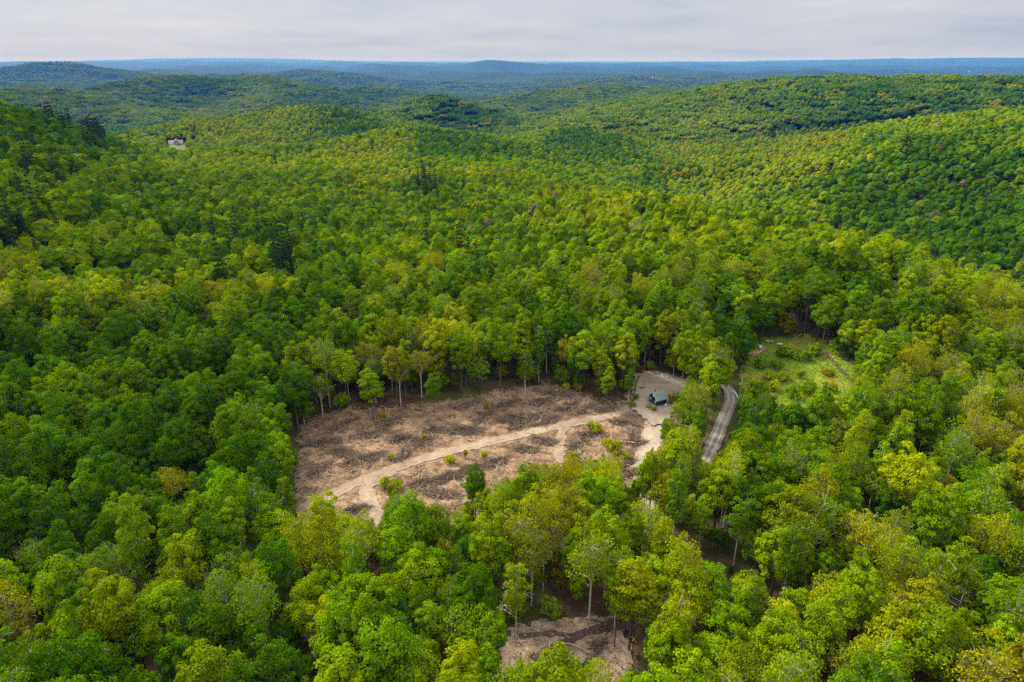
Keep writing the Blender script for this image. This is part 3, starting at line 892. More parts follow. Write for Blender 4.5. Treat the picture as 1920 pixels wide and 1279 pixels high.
def simple_tree(seed, R, H, Hc, nl, per, leaf, lr, conif=False, bark='bark', jit=.22, inner=.1, low=-.3):
    rng = np.random.default_rng(seed)
    if conif: v, f, _ = conifer_parts(seed, R, H, 2, leaf=leaf, per=per, whorls=nl, droop=.25)
    else: v, f, c = lobed_crown(rng, R - lr * .6, Hc - lr, H - Hc / 2, nl, per, leaf, lr, low, inner, jit, .2)
    t = Tubes(); t.tube([(0, 0, -1), (0, 0, H * .5), (0, 0, H - 1.5)], [.22, .16, .05], 3)
    tm = t.mesh('trunk', [M[bark]]); cm = crown_mesh(v, f)
    return add_proto(merged('forest_tree', [tm, cm]))
def dome(rng, R, Hc, zt, nu=11, nv=5, lump=.16, jit=.10, low=-.35):
    """a closed lumpy crown, leaf masses as facets"""
    ph = rng.uniform(0, 6.28, 6); v = []; f = []
    for j in range(nv):
        cz = 1 - (1 - low) * ((j + .55) / nv) ** 1.15; sr = math.sqrt(max(0, 1 - cz * cz))
        for i in range(nu):
            a = 2 * math.pi * (i + .5 * (j % 2)) / nu
            k = 1 + lump * (math.sin(3 * a + ph[0] + 2.5 * cz) + .7 * math.sin(5 * a + ph[1] - 4 * cz) + .6 * math.sin(7 * cz + ph[2])) * .6 + rng.normal() * jit
            v.append((R * sr * k * math.cos(a), R * sr * k * math.sin(a), zt - Hc / 2 + Hc / 2 * cz * (1 + rng.normal() * jit * .6)))
    v.append((rng.normal() * .3, rng.normal() * .3, zt + .1)); top = len(v) - 1
    for i in range(nu): f.append((top, i, (i + 1) % nu, (i + 1) % nu))
    for j in range(nv - 1):
        o = (j % 2)
        for i in range(nu):
            a0, a1 = j * nu + i, j * nu + (i + 1) % nu; b0, b1 = (j + 1) * nu + i, (j + 1) * nu + (i + 1) % nu
            f.append((a0, b0, b1, a1))
    return np.array(v), [tuple(dict.fromkeys(q)) for q in f]
def dome_tree(seed, R, H, Hc, nq=60, leaf=1.1, core=1.0, spread=.35, bark='bark', **k):
    rng = np.random.default_rng(seed); v, f = dome(rng, R, Hc, H, **k)
    i = rng.integers(0, len(v) - 1, nq); c = np.array([0, 0, H - Hc / 2])
    p = v[i] + rng.normal(size=(nq, 3)) * spread; v[:, :2] *= core; v[:, 2] = (v[:, 2] - H + Hc / 2) * core + H - Hc / 2; n_ = unit(p - c) + rng.normal(size=p.shape) * .4 + [0, 0, .3]
    q, qf = leaf_quads(p, n_, leaf * rng.uniform(.6, 1.3, nq), rng)
    f = f + [tuple(int(x) + len(v) for x in r) for r in qf]; v = np.concatenate([v, q])
    cm = mesh_from('crown', v, f, [M['leaf']])
    t = Tubes(); t.tube([(0, 0, -1), (0, 0, H * .5), (0, 0, H - 2)], [.2, .15, .05], 3)
    return add_proto(merged('forest_tree', [t.mesh('trunk', [M[bark]]), cm]))
L1 = dict(full=[dome_tree(800 + i, R, H, Hc, nq=240, leaf=.78, core=1.0, spread=.3, nu=17, nv=9, lump=.26, jit=.085, low=-.6) for i, (R, H, Hc) in enumerate([(4.6, 20, 11), (5.2, 20.5, 12), (4.0, 19.5, 12), (4.8, 21, 11), (5.5, 19, 10.5), (4.4, 18, 11)])],
          airy=[dome_tree(820 + i, R, H, 11, nq=380, leaf=.6, core=.86, spread=.55, nu=15, nv=8, lump=.26, jit=.11, low=-.5, bark='white_bark') for i, (R, H) in enumerate([(4.5, 20), (5, 19), (4, 20.5)])],
          tall=[dome_tree(840 + i, R, H, 14, nq=200, leaf=.7, core=1.0, spread=.3, nu=13, nv=10, lump=.26, jit=.1, low=-.8, bark='white_bark') for i, (R, H) in enumerate([(2.9, 21), (3.3, 22)])],
          spruce=[simple_tree(860 + i, R, H, 14, 16, 12, 1.0, 1, conif=True) for i, (R, H) in enumerate([(3, 20), (2.6, 22)])])
L1['pine'] = L1['spruce']; L1['bare'] = L1['airy']
L2 = dict(full=[dome_tree(900 + i, R, H, 11) for i, (R, H) in enumerate([(4.8, 20), (5.4, 20.5), (4.2, 19.5), (5, 21), (4.6, 18)])],
          airy=[dome_tree(920 + i, R, H, 10, nq=90, jit=.16) for i, (R, H) in enumerate([(4.5, 20), (5, 19), (4, 21)])],
          spruce=[simple_tree(940, 3, 20, 14, 10, 5, 1.8, 1, conif=True)])
L2['tall'] = L2['airy']; L2['pine'] = L2['spruce']; L2['bare'] = L2['airy']
def clump(seed):
    rng = np.random.default_rng(seed); vs, fs, k = [], [], 0
    y0_, x0_ = [g_.ravel() - 2 for g_ in np.mgrid[0:5, 0:5]]
    for i in range(25):
        x, y = rng.uniform(-12, 12, 2); R = rng.uniform(2.8, 4.6); H = rng.uniform(13, 20)
        v, f = dome(rng, R * 1.1, 9, H, 8, 4, .15, .12, -.2)
        x, y = x0_[i] * 6 + rng.uniform(-1.6, 1.6), y0_[i] * 6 + rng.uniform(-1.6, 1.6)
        vs.append(v + [x, y, 0]); fs += [tuple(a_ + k for a_ in r) for r in f]; k += len(v)
    return add_proto(mesh_from('forest_tree', np.concatenate(vs), fs, [M['leaf']]))
L3 = [clump(950 + i) for i in range(8)]

FP, FR, FS, FT, FI = [], [], [], [], []
def put(x, y, z, rot, s, tint, idx_):
    a_ = math.sin(rot * 7.3) * .14; FP.append((x, y, z)); FR.append((0, 0, rot)); FS.append((s * (1 + a_), s * (1 - a_), s * (1.14 + .13 * math.sin(rot * 11.7)))); FT.append(tuple(tint)); FI.append(idx_)
for t in rest: put(t['x'], t['y'], t['z'], t['rot'], t['s'], t['tint'], L0[t['shape']][t['k']])

# young growth between and under the near trees
UX, UY = hexgrid(-300, 300, 50, 300, 6.5, np.random.default_rng(33), .45)
UZ = terrain(UX, UY); ru = np.random.default_rng(34)
for x, y, z in zip(UX, UY, UZ):
    if abs(math.atan2(x, y)) > 1.0 or math.hypot(x, y) > 285 or ru.random() < .25: continue
    fx_, fy_ = project(x, y, z)
    if in_vis(fx_, fy_): continue
    q = ru.uniform(.7, 1.5); k = int(ru.integers(3)); R, H = PROTO['sapling'][k][2:4]
    while q > .3 and crown_clear(x, y, z, R * q, H * q): q *= .75
    if q <= .3: continue
    fol = ('deep', 'green', 'fresh', 'fresh', 'lime', 'olive')[ru.integers(6)]
    put(x, y, z, ru.uniform(0, 6.28), q, tint_of(fol, ru), L0['sapling'][k])

# photo spots where the dark conifers stand on the slopes, and house lots kept open
CONIF = [(30,395,26),(25,450,34),(45,470,26),(100,400,18),(75,420,18),(490,448,16),(545,500,26),(555,470,24),(530,530,20),(400,440,14),(430,530,22),(440,470,14),(745,530,14),(715,565,8),(890,485,12),(860,470,8),(1455,355,8),(330,258,10),(365,255,9),(120,325,26),(180,270,20),(110,240,26),(60,330,20),(800,355,20),(1445,264,8),(1700,290,12)]
def forest_zone(d0, d1, s, LOD, seed, amax=.95, jit=.4):
    rng = np.random.default_rng(seed)
    X, Y = hexgrid(-d1, d1, 20, d1, s, rng, jit)
    d = np.hypot(X, Y); m = (d >= d0) & (d < d1) & (np.abs(np.arctan2(X, Y)) < amax)
    X, Y = X[m], Y[m]; Z = terrain(X, Y)
    return X, Y, Z, np.hypot(X, Y), rng
def spread_colour(x, y, rng, n):
    return fbm(x / 75, y / 75, 3) * .8 + rng.normal(size=n) * .17
# hill light and shade painted into the leaf tint, with some growth colour: (centre px, py, half width, half height, nearest, farthest, lean to lime + or deep -)
LIGHT_TINTS = [(620,196,130,30,2300,9000,-.40),(350,172,110,28,2900,9000,-.50),(480,190,55,26,2300,9000,.42),(340,222,150,14,1650,9000,.25),(160,200,140,26,2200,9000,-.05),(400,238,110,26,1250,2200,.30),(670,235,75,32,1250,2200,-.22),
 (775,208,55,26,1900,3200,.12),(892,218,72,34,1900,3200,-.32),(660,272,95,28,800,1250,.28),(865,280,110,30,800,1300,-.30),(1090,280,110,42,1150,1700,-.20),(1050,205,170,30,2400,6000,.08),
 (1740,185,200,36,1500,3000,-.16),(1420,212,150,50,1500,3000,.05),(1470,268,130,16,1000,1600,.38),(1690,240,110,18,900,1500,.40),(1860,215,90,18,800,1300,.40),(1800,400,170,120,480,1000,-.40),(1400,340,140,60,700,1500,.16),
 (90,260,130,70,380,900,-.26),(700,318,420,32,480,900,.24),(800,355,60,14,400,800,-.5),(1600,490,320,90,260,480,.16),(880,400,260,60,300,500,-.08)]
FLANK_LIGHT_TINTS = [([(765,240),(850,250),(960,280),(1010,300),(950,335),(850,325),(800,305),(778,275)], 800, 1300, -.5),  # sunlit and shaded hill flanks, put into the leaf tint
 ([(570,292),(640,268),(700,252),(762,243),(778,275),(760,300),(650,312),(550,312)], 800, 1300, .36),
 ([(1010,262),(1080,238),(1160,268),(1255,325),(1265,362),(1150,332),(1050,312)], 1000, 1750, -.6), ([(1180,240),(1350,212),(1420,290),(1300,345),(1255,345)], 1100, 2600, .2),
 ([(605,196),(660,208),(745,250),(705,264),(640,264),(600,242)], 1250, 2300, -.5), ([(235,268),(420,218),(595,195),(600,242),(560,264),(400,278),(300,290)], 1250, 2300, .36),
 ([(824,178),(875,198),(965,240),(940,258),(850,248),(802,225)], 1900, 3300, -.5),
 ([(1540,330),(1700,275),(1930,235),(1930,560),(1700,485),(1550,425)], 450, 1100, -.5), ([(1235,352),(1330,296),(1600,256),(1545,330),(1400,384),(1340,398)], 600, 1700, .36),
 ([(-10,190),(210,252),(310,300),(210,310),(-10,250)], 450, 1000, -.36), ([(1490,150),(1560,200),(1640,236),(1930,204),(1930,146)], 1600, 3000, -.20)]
FLANK_LIGHT_TINTS += [([(1430,232),(1600,220),(1930,176),(1930,205),(1700,236),(1520,258),(1430,268)], 1300, 2700, -.4), ([(1170,300),(1245,352),(1300,342),(1420,292),(1400,262),(1280,288)], 900, 2000, -.32)]  # shaded fold and valley line, darkened through the leaf tint
def light_tint_bias(qx, qy, D_):  # limes stand in for sunlit slopes, deep greens for shaded ones
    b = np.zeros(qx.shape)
    for cx_, cy_3, hw_, hh_, d0_, d1_, v_ in LIGHT_TINTS:
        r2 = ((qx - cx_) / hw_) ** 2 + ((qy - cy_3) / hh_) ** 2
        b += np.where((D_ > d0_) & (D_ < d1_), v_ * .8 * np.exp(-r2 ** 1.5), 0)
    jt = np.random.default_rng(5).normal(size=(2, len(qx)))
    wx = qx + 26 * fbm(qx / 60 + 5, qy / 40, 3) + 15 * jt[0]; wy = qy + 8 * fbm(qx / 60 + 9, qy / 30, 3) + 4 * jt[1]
    for poly_, d0_, d1_, v_ in FLANK_LIGHT_TINTS:
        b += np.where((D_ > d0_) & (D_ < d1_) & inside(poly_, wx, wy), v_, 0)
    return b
KINDS = ['deep', 'green', 'fresh', 'lime', 'yellow', 'olive', 'amber']
def far_trees(d0, d1, s, LOD, seed, tone):
    X, Y, Z, D_, rng = forest_zone(d0, d1, s, LOD, seed)
    n = len(X); e = spread_colour(X, Y, rng, n)
    qx, qy = project(X, Y, Z + 12)
    big = fbm(X / 330 + 4, Y / 330, 3)
    e = e + .0 + big * .42 + np.where((qx > 1100) & (D_ < 520), .12, 0) + light_tint_bias(qx, qy, D_)
    olive = (qx > 1230) & (D_ > 900) & (qx < 1600)
    con = np.zeros(n, bool)
    for cx_, cy_2, r_ in CONIF:
        con |= (np.hypot(qx - cx_, (qy - cy_2)) < r_) & (rng.random(n) < .42)
    con |= (rng.random(n) < .003) & (D_ > 320)
    for i in range(n):
        v = e[i]
        if con[i]: fol, shp = 'spruce', 'spruce'
        else:
            if rng.random() < .004: fol = 'bud'
            elif v < -.42: fol = 'deep'
            elif v < -.02: fol = 'green'
            elif v < .34: fol = 'fresh'
            elif v < .78: fol = 'lime'
            elif v < 1.0: fol = 'yellow' if rng.random() < .7 else 'olive'
            else: fol = 'amber' if rng.random() < .15 else 'yellow'
            if olive[i] and rng.random() < .25: fol = 'olive'
            shp = ('full', 'full', 'full', 'airy', 'tall')[rng.integers(5)] if fol in ('deep', 'green', 'fresh') else ('full', 'airy', 'airy')[rng.integers(3)]
        fpx, fpy = qx[i], qy[i]
        if D_[i] < 300:
            gx, gy = project(X[i], Y[i], Z[i])
            if in_vis(gx, gy) or crown_clear(X[i], Y[i], Z[i], 4.5, 20): continue
        if any(abs(fpx - hx) < hw and hy0 < fpy < hy1 for hx, hw, hy0, hy1 in ((331, 22, 255, 289), (1210, 8, 181, 199), (1171, 9, 598, 612))): continue
        L = LOD[shp]
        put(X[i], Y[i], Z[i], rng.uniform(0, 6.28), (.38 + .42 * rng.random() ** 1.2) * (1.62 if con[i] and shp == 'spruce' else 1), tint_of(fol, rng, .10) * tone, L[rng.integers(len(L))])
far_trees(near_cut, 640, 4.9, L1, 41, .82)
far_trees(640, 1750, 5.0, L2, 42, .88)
def far_clumps(d0, d1, s, seed):
    X, Y, Z, D_, rng = forest_zone(d0, d1, s, None, seed, .85)
    # leave out slopes that face wholly away and lie deep behind the crests: nothing of them shows from anywhere near
    e = fbm(X / 300, Y / 300, 4) * .8 + rng.normal(size=len(X)) * .2 + .12
    qx, qy = project(X, Y, Z + 12); e = e + light_tint_bias(qx, qy, D_)
    for i in range(len(X)):
        v = e[i]
        fol = 'deep' if v < -.25 else 'green' if v < .12 else 'fresh' if v < .5 else 'lime'
        if rng.random() < .012: fol = 'pine'
        if rng.random() < .06: fol = 'olive'
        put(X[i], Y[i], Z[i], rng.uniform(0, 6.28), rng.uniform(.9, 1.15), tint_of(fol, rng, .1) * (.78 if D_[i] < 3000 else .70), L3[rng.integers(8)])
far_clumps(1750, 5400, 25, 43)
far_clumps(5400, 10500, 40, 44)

me = bpy.data.meshes.new('forest'); n = len(FP)
me.vertices.add(n); me.vertices.foreach_set('co', np.array(FP, np.float32).ravel())
for nm, ty, arr, key in (('rot', 'FLOAT_VECTOR', FR, 'vector'), ('scl', 'FLOAT_VECTOR', FS, 'vector'), ('tint', 'FLOAT_COLOR', [t + (1,) for t in FT], 'color'), ('pick', 'INT', FI, 'value')):
    a = me.attributes.new(nm, ty, 'POINT'); a.data.foreach_set(key, np.array(arr, np.int32 if ty == 'INT' else np.float32).ravel())
me.update()
fo = link('forest', me)
tag(fo, 'unbroken broadleaf forest covering the slopes and hills behind the near trees', 'forest', kind='stuff')
gn = bpy.data.node_groups.new('forest_planting', 'GeometryNodeTree')
gn.interface.new_socket('Geometry', in_out='INPUT', socket_type='NodeSocketGeometry')
gn.interface.new_socket('Geometry', in_out='OUTPUT', socket_type='NodeSocketGeometry')
gi = gn.nodes.new('NodeGroupInput'); go = gn.nodes.new('NodeGroupOutput')
ci = gn.nodes.new('GeometryNodeCollectionInfo'); ci.inputs['Collection'].default_value = protos
ci.inputs['Separate Children'].default_value = True; ci.inputs['Reset Children'].default_value = True
ip = gn.nodes.new('GeometryNodeInstanceOnPoints'); ip.inputs['Pick Instance'].default_value = True
mp = gn.nodes.new('GeometryNodeMeshToPoints')
gn.links.new(gi.outputs[0], mp.inputs[0]); gn.links.new(mp.outputs[0], ip.inputs['Points'])
gn.links.new(ci.outputs[0], ip.inputs['Instance'])
def attr(nm, ty):
    a = gn.nodes.new('GeometryNodeInputNamedAttribute'); a.data_type = ty; a.inputs['Name'].default_value = nm
    return a.outputs['Attribute']
gn.links.new(attr('pick', 'INT'), ip.inputs['Instance Index'])
e2r = gn.nodes.new('FunctionNodeEulerToRotation'); gn.links.new(attr('rot', 'FLOAT_VECTOR'), e2r.inputs[0])
gn.links.new(e2r.outputs[0], ip.inputs['Rotation'])
gn.links.new(attr('scl', 'FLOAT_VECTOR'), ip.inputs['Scale'])
gn.links.new(ip.outputs[0], go.inputs[0])
fm = fo.modifiers.new('forest', 'NODES'); fm.node_group = gn
print('individuals', len(chosen), 'near rest', len(rest), 'seen near', sum(t['seen'] for t in trees), 'forest', len(FP), 'farthest individual', max(t['d'] for t in chosen))
# ------------------------------------------------------------------ open ground: sheets
def sheet(name, poly, mat, off, res, label, cat='ground', rough=0.0, edge=1.2, seed=0, calm=None):
    poly = np.array(poly); x0, y0 = poly.min(0) - 2; x1, y1 = poly.max(0) + 2
    gx = np.arange(x0, x1, res); gy = np.arange(y0, y1, res)
    X, Y = np.meshgrid(gx, gy)
    jx = edge * fbm(X / 3.1 + seed, Y / 3.1, 3); jy = edge * fbm(X / 3.1 + 50 + seed, Y / 3.1, 3)
    keep = inside([tuple(p) for p in poly], X + jx * 2, Y + jy * 2)
    Z = terrain(X, Y) + off
    if rough: Z = Z + rough * np.abs(fbm(X / 2.2, Y / 2.2, 4)) + rough * .6 * fbm(X / 7, Y / 7, 2)
    if calm is not None:
        c_ = np.clip((dist_line(calm[::4], X.ravel(), Y.ravel()).reshape(X.shape) - 2.2) / 2.5, 0, 1)
        Z = terrain(X, Y) + off + (Z - terrain(X, Y) - off) * c_ 
    ii = np.arange(X.size).reshape(X.shape)
    kq = keep[:-1, :-1] & keep[1:, :-1] & keep[:-1, 1:] & keep[1:, 1:]
    q = np.stack([ii[:-1, :-1], ii[:-1, 1:], ii[1:, 1:], ii[1:, :-1]], -1)[kq]
    used, inv = np.unique(q, return_inverse=True)
    v = np.stack([X, Y, Z], -1).reshape(-1, 3)[used]
    o = link(name, mesh_from(name, v, inv.reshape(-1, 4), [mat], smooth=True))
    return tag(o, label, cat, kind='structure')

def spline(pts, n):
    pts = np.array(pts); k = len(pts); out = []
    for i in range(k - 1):
        p0, p1, p2, p3 = pts[max(i - 1, 0)], pts[i], pts[i + 1], pts[min(i + 2, k - 1)]
        for t in np.linspace(0, 1, n, endpoint=False):
            out.append(.5 * (2 * p1 + (p2 - p0) * t + (2 * p0 - 5 * p1 + 4 * p2 - p3) * t * t + (3 * p1 - p0 - 3 * p2 + p3) * t ** 3))
    out.append(pts[-1]); return np.array(out)

def strip(name, pix, width, mat, off, label, cat='track', ragged=.5, across=9, rut=.0):
    x, y, z = hits([p[0] for p in pix], [p[1] for p in pix])
    c = spline(np.stack([x, y], 1), 24)
    t = np.gradient(c, axis=0); t /= np.linalg.norm(t, axis=1)[:, None]; nrm = np.stack([-t[:, 1], t[:, 0]], 1)
    s = np.concatenate([[0], np.cumsum(np.linalg.norm(np.diff(c, axis=0), axis=1))])
    wl = width / 2 + ragged * fbm(s / 2.5, s * 0 + 3, 3); wr = width / 2 + ragged * fbm(s / 2.5 + 40, s * 0, 3)
    u = np.linspace(0, 1, across)
    V = c[:, None] + nrm[:, None] * (u[None, :, None] * (wl + wr)[:, None, None] - wr[:, None, None])
    Z = terrain(V[..., 0], V[..., 1]) + off - rut * np.exp(-((np.abs(u - .5) - .2) / .07) ** 2)[None]
    v = np.concatenate([V, Z[..., None]], -1).reshape(-1, 3); m = len(c)
    ii = np.arange(m * across).reshape(m, across)
    q = np.stack([ii[:-1, :-1], ii[:-1, 1:], ii[1:, 1:], ii[1:, :-1]], -1).reshape(-1, 4)
    me = mesh_from(name, v, q, [mat], smooth=True)
    if me.polygons[len(me.polygons) // 2].normal.z < 0: me.flip_normals()
    uv = me.uv_layers.new(name='UVMap'); li = np.empty(len(me.loops), np.int32); me.loops.foreach_get('vertex_index', li)
    uvc = np.stack([np.tile(u, m), np.repeat(s / 5, across)], 1)[li]
    uv.data.foreach_set('uv', uvc.astype(np.float32).ravel())
    return tag(link(name, me), label, cat, kind='structure'), c

TR1 = strip('dirt_track', [(538,968),(575,950),(620,930),(665,908),(705,893),(760,872),(850,846),(950,822),(1050,799),(1120,786),(1165,772),(1195,760)], 3.1, M['track'], .22, 'pale dirt track running the length of the clearing', ragged=.9, rut=.15)[1]
TR2 = strip('dirt_track', [(698,1000),(702,968),(692,940),(688,915),(706,898),(735,882)], 3.6, M['track'], .25, 'dirt track forking off towards the near trees', ragged=1.3, rut=.12)[1]
TR3 = strip('dirt_track', [(1048,880),(1048,858),(1048,835),(1054,812),(1062,798)], 2.6, M['track'], .23, 'short narrow dirt track in the middle of the clearing', ragged=1.2)[1]
TR4 = strip('driveway', [(1196,985),(1203,935),(1208,900),(1216,850),(1226,815),(1229,795),(1220,775),(1212,765)], 6.0, M['yard'], .28, 'wide gravel drive coming up to the cabin', 'driveway', ragged=1.6)[1]
def dist_line(c, x, y):
    out = np.empty(len(x))
    for i in range(0, len(x), 4000):
        out[i:i + 4000] = np.sqrt(((c[None, :, 0] - x[i:i + 4000, None]) ** 2 + (c[None, :, 1] - y[i:i + 4000, None]) ** 2).min(1))
    return out
TRK = np.concatenate([TR1, TR2, TR3, TR4])
sheet('clearing', W_CLEAR, M['slash_soil'], .10, .45, 'bare logged clearing of brown soil and slash among the trees', 'clearing', rough=.55, edge=1.6, calm=TRK)
W_YARD = world_poly([(1184,745),(1187,722),(1190,705),(1215,698),(1250,701),(1283,714),(1297,722),(1292,738),(1272,748),(1266,772),(1246,800),(1222,800),(1202,786),(1184,768)])
sheet('gravel_yard', W_YARD, M['yard'], .60, .4, 'flat gravel yard round the cabin', 'yard', rough=.06, edge=.7, seed=9)
ROAD = strip('gravel_road', [(1290,930),(1312,885),(1330,850),(1343,822),(1355,792),(1365,768),(1371,750),(1368,736),(1356,722),(1335,708)], 3.4, M['gravel'], .30, 'gravel road with pale wheel tracks curving between trees', 'road', ragged=.5, rut=.05)[1]
W_PATCH = world_poly([(930,1200),(960,1176),(1060,1158),(1150,1158),(1190,1200),(1200,1260),(1190,1340),(1000,1340),(940,1300)])
sheet('dirt_patch', W_PATCH, M['mud'], .12, .35, 'bare dirt patch with wheel ruts low in the photo', 'ground', rough=.22, edge=1.2, seed=4)
dark_soil = dirt_material('rut_soil', [(.3, (.055, .036, .025)), (.7, (.16, .11, .08))], .9, .25)
strip('wheel_rut', [(1185,1176),(1120,1183),(1085,1193),(1060,1207),(1030,1222),(1000,1240)], 1.5, dark_soil, .42, 'dark wheel rut bending across the lower dirt patch', ragged=.7)
strip('wheel_rut', [(965,1198),(1000,1192),(1045,1190),(1075,1196)], 1.0, dark_soil, .40, 'dark wheel rut on the far left of the lower dirt patch', ragged=.6)
strip('ditch', [(1187,755),(1190,738),(1193,720),(1199,708)], .45, dark_soil, .74, 'narrow dark ditch along the left edge of the gravel yard', 'ditch', ragged=.25)
W_MEADOW = world_poly([(1385,705),(1400,662),(1435,634),(1505,626),(1555,642),(1615,690),(1628,725),(1605,770),(1500,775),(1430,765),(1390,740)])
sheet('meadow', W_MEADOW, M['meadow'], .14, .6, 'small green and straw coloured meadow right of the road', 'meadow', rough=.2, edge=1.6, seed=2)
strip('dirt_berm', [(1408,668),(1420,661),(1436,652)], 2.2, M['mud'], .45, 'reddish bare soil strip at the left end of the meadow', 'ground', ragged=.5)
strip('meadow_path', [(1548,662),(1572,690),(1598,718),(1612,740)], 1.1, dark_soil, .42, 'brown worn path along the right side of the meadow', 'path', ragged=.5)

# ------------------------------------------------------------------ the logged ground: litter, brush piles, fallen wood
wood = bark_material('slash_wood', (.17, .115, .07), (.50, .38, .25), 1.2)
pale_wood = bark_material('pale_wood', (.30, .25, .19), (.55, .48, .38), 2)
brush_wood = bark_material('brush_wood', (.10, .07, .05), (.32, .235, .165), .8)
def stick_arrays(x, y, z, az, L, r, tilt, bend):
    """three-sided sticks, all in one go"""
    n = len(x); d = np.stack([np.cos(az) * np.cos(tilt), np.sin(az) * np.cos(tilt), np.sin(tilt)], 1)
    side = np.stack([-np.sin(az), np.cos(az), 0 * az], 1); upv = np.cross(d, side)
    c = np.stack([x, y, z], 1); vs = []
    for t, rr, b in ((-.5, 1, 0), (0, .8, 1), (.5, .45, 0)):
        for k in range(3):
            a = 2.094 * k
            vs.append(c + d * (L * t)[:, None] + side * (bend * b)[:, None] + (side * math.cos(a) + upv * math.sin(a)) * (r * rr)[:, None])
    v = np.stack(vs, 1).reshape(-1, 3); o = (np.arange(n) * 9)[:, None]
    f = []
    for s_ in (0, 3):
        for k in range(3):
            f.append(np.concatenate([o + s_ + k, o + s_ + (k + 1) % 3, o + s_ + 3 + (k + 1) % 3, o + s_ + 3 + k], 1))
    return v, np.stack(f, 1).reshape(-1, 4)

rg = np.random.default_rng(91)
def scatter(poly, n, rng):
    p = np.array(poly); a, b = p.min(0), p.max(0); out = []
    x = rng.uniform(a[0], b[0], n * 4); y = rng.uniform(a[1], b[1], n * 4)
    k = inside([tuple(q) for q in p], x, y); return x[k][:n], y[k][:n]
lx, ly = scatter(W_CLEAR, 15000, rg)
den = fbm(lx / 9, ly / 9, 3) + rg.uniform(-.5, .5, len(lx))
k = (dist_line(TRK, lx, ly) > 2.0 + rg.uniform(0, 1, len(lx))) & (den > .10) & ~inside(W_YARD, lx, ly)
lx, ly = lx[k], ly[k]
px_, py_ = scatter(W_PATCH, 260, rg)
lx, ly = np.concatenate([lx, px_]), np.concatenate([ly, py_])
n = len(lx); lL = rg.gamma(2.2, .55, n) + .4
v, f = stick_arrays(lx, ly, terrain(lx, ly) + .45 + rg.uniform(-.1, .35, n), rg.normal(size=n) * .9 + 1.0 * fbm(lx / 15, ly / 15, 2) * 3, lL, .026 + .018 * lL * rg.uniform(.4, 1.1, n), rg.normal(size=n) * .14, rg.normal(size=n) * .12)
sl = link('slash_litter', mesh_from('slash_litter', v, f, [wood]))
tag(sl, 'sticks and branch litter strewn over the bare clearing soil', 'branch litter', kind='stuff')

# low tan and yellowing growth over the cleared soil, the patch and the meadow
gx_, gy_ = scatter(W_CLEAR, 9000, rg); e = fbm(gx_ / 8 + 9, gy_ / 8, 3)
k = (e > .12) & (dist_line(TRK, gx_, gy_) > 2.6) & ~inside(W_YARD, gx_, gy_); gx_, gy_ = gx_[k], gy_[k]
ax_, ay_ = scatter(W_PATCH, 1200, rg); k = fbm(ax_ / 5, ay_ / 5, 2) > .1; gx_ = np.concatenate([gx_, ax_[k]]); gy_ = np.concatenate([gy_, ay_[k]])
gp = np.stack([gx_, gy_, terrain(gx_, gy_) + .5], 1)
v, f = leaf_quads(gp + rg.normal(size=gp.shape) * [.3, .3, .1], rg.normal(size=gp.shape) * .5 + [0, 0, .9], rg.uniform(.2, .6, len(gp)), rg)
dry = simple('dry_growth', (.27, .215, .06), .45, .25)
tag(link('dry_weeds', mesh_from('dry_weeds', v, f, [dry])), 'dry yellowing weeds sprouting in patches on the cleared soil', 'weeds', kind='stuff')
gx_, gy_ = scatter(W_MEADOW, 14000, rg)
gp = np.stack([gx_, gy_, terrain(gx_, gy_) + .35 + rg.uniform(0, .35, len(gx_))], 1)
v, f = leaf_quads(gp, rg.normal(size=gp.shape) * .7 + [0, 0, .7], rg.uniform(.2, .55, len(gp)), rg, .6)
mg, nt, nd, lk = new_mat('meadow_grass'); p = pos(nt)
c = ramp(nt, noise(nt, p, .11, 3), [(.36, (.09, .22, .008)), (.5, (.18, .28, .010)), (.62, (.36, .31, .04))])
c = mixc(nt, 1.0, c, ramp(nt, noise(nt, p, 1.5, 2), [(.3, (.7, .7, .7)), (.7, (1.25, 1.25, 1.25))]), 'MULTIPLY'); finish(nt, c, .9)
tag(link('meadow_grass', mesh_from('meadow_grass', v, f, [mg])), 'tall uneven grass of the meadow right of the road', 'grass', kind='stuff')

def brush_pile(px, py, w_, label, seed, dense=1.0, pale=.12):
    rng = np.random.default_rng(seed); g = hit(px, py); n = int(125 * w_ / 4 * dense)
    r = np.sqrt(rng.uniform(0, 1, n)) * w_ * .55; a = rng.uniform(0, 6.28, n)
    el = rng.uniform(.6, 1.0); main = .45 + rng.normal() * .5
    x = r * np.cos(a); y = r * np.sin(a) * .45; x = x * 1.2
    x, y = x * math.cos(main) - y * math.sin(main), x * math.sin(main) + y * math.cos(main)
    hgt = 1.0 * np.exp(-(r / (w_ * .36)) ** 2) * el
    z = rng.uniform(.1, 1, n) * hgt + .35 + terrain(g[0] + x, g[1] + y) - g[2]
    L = rng.gamma(3, .7, n) + .8
    az = main + rng.normal(size=n) * .6
    v, f = stick_arrays(x, y, z, az, L, .018 + .013 * L * rng.uniform(.4, 1.2, n), rng.normal(size=n) * .3, rng.normal(size=n) * .18)
    mi = np.repeat((rng.uniform(0, 1, n) < pale).astype(int), 6)
    o = link('brush_pile', mesh_from('brush_pile', v, f, [brush_wood, wood], mi), None, g)
    return tag(o, label, 'brush pile', 'brush piles on the clearing')

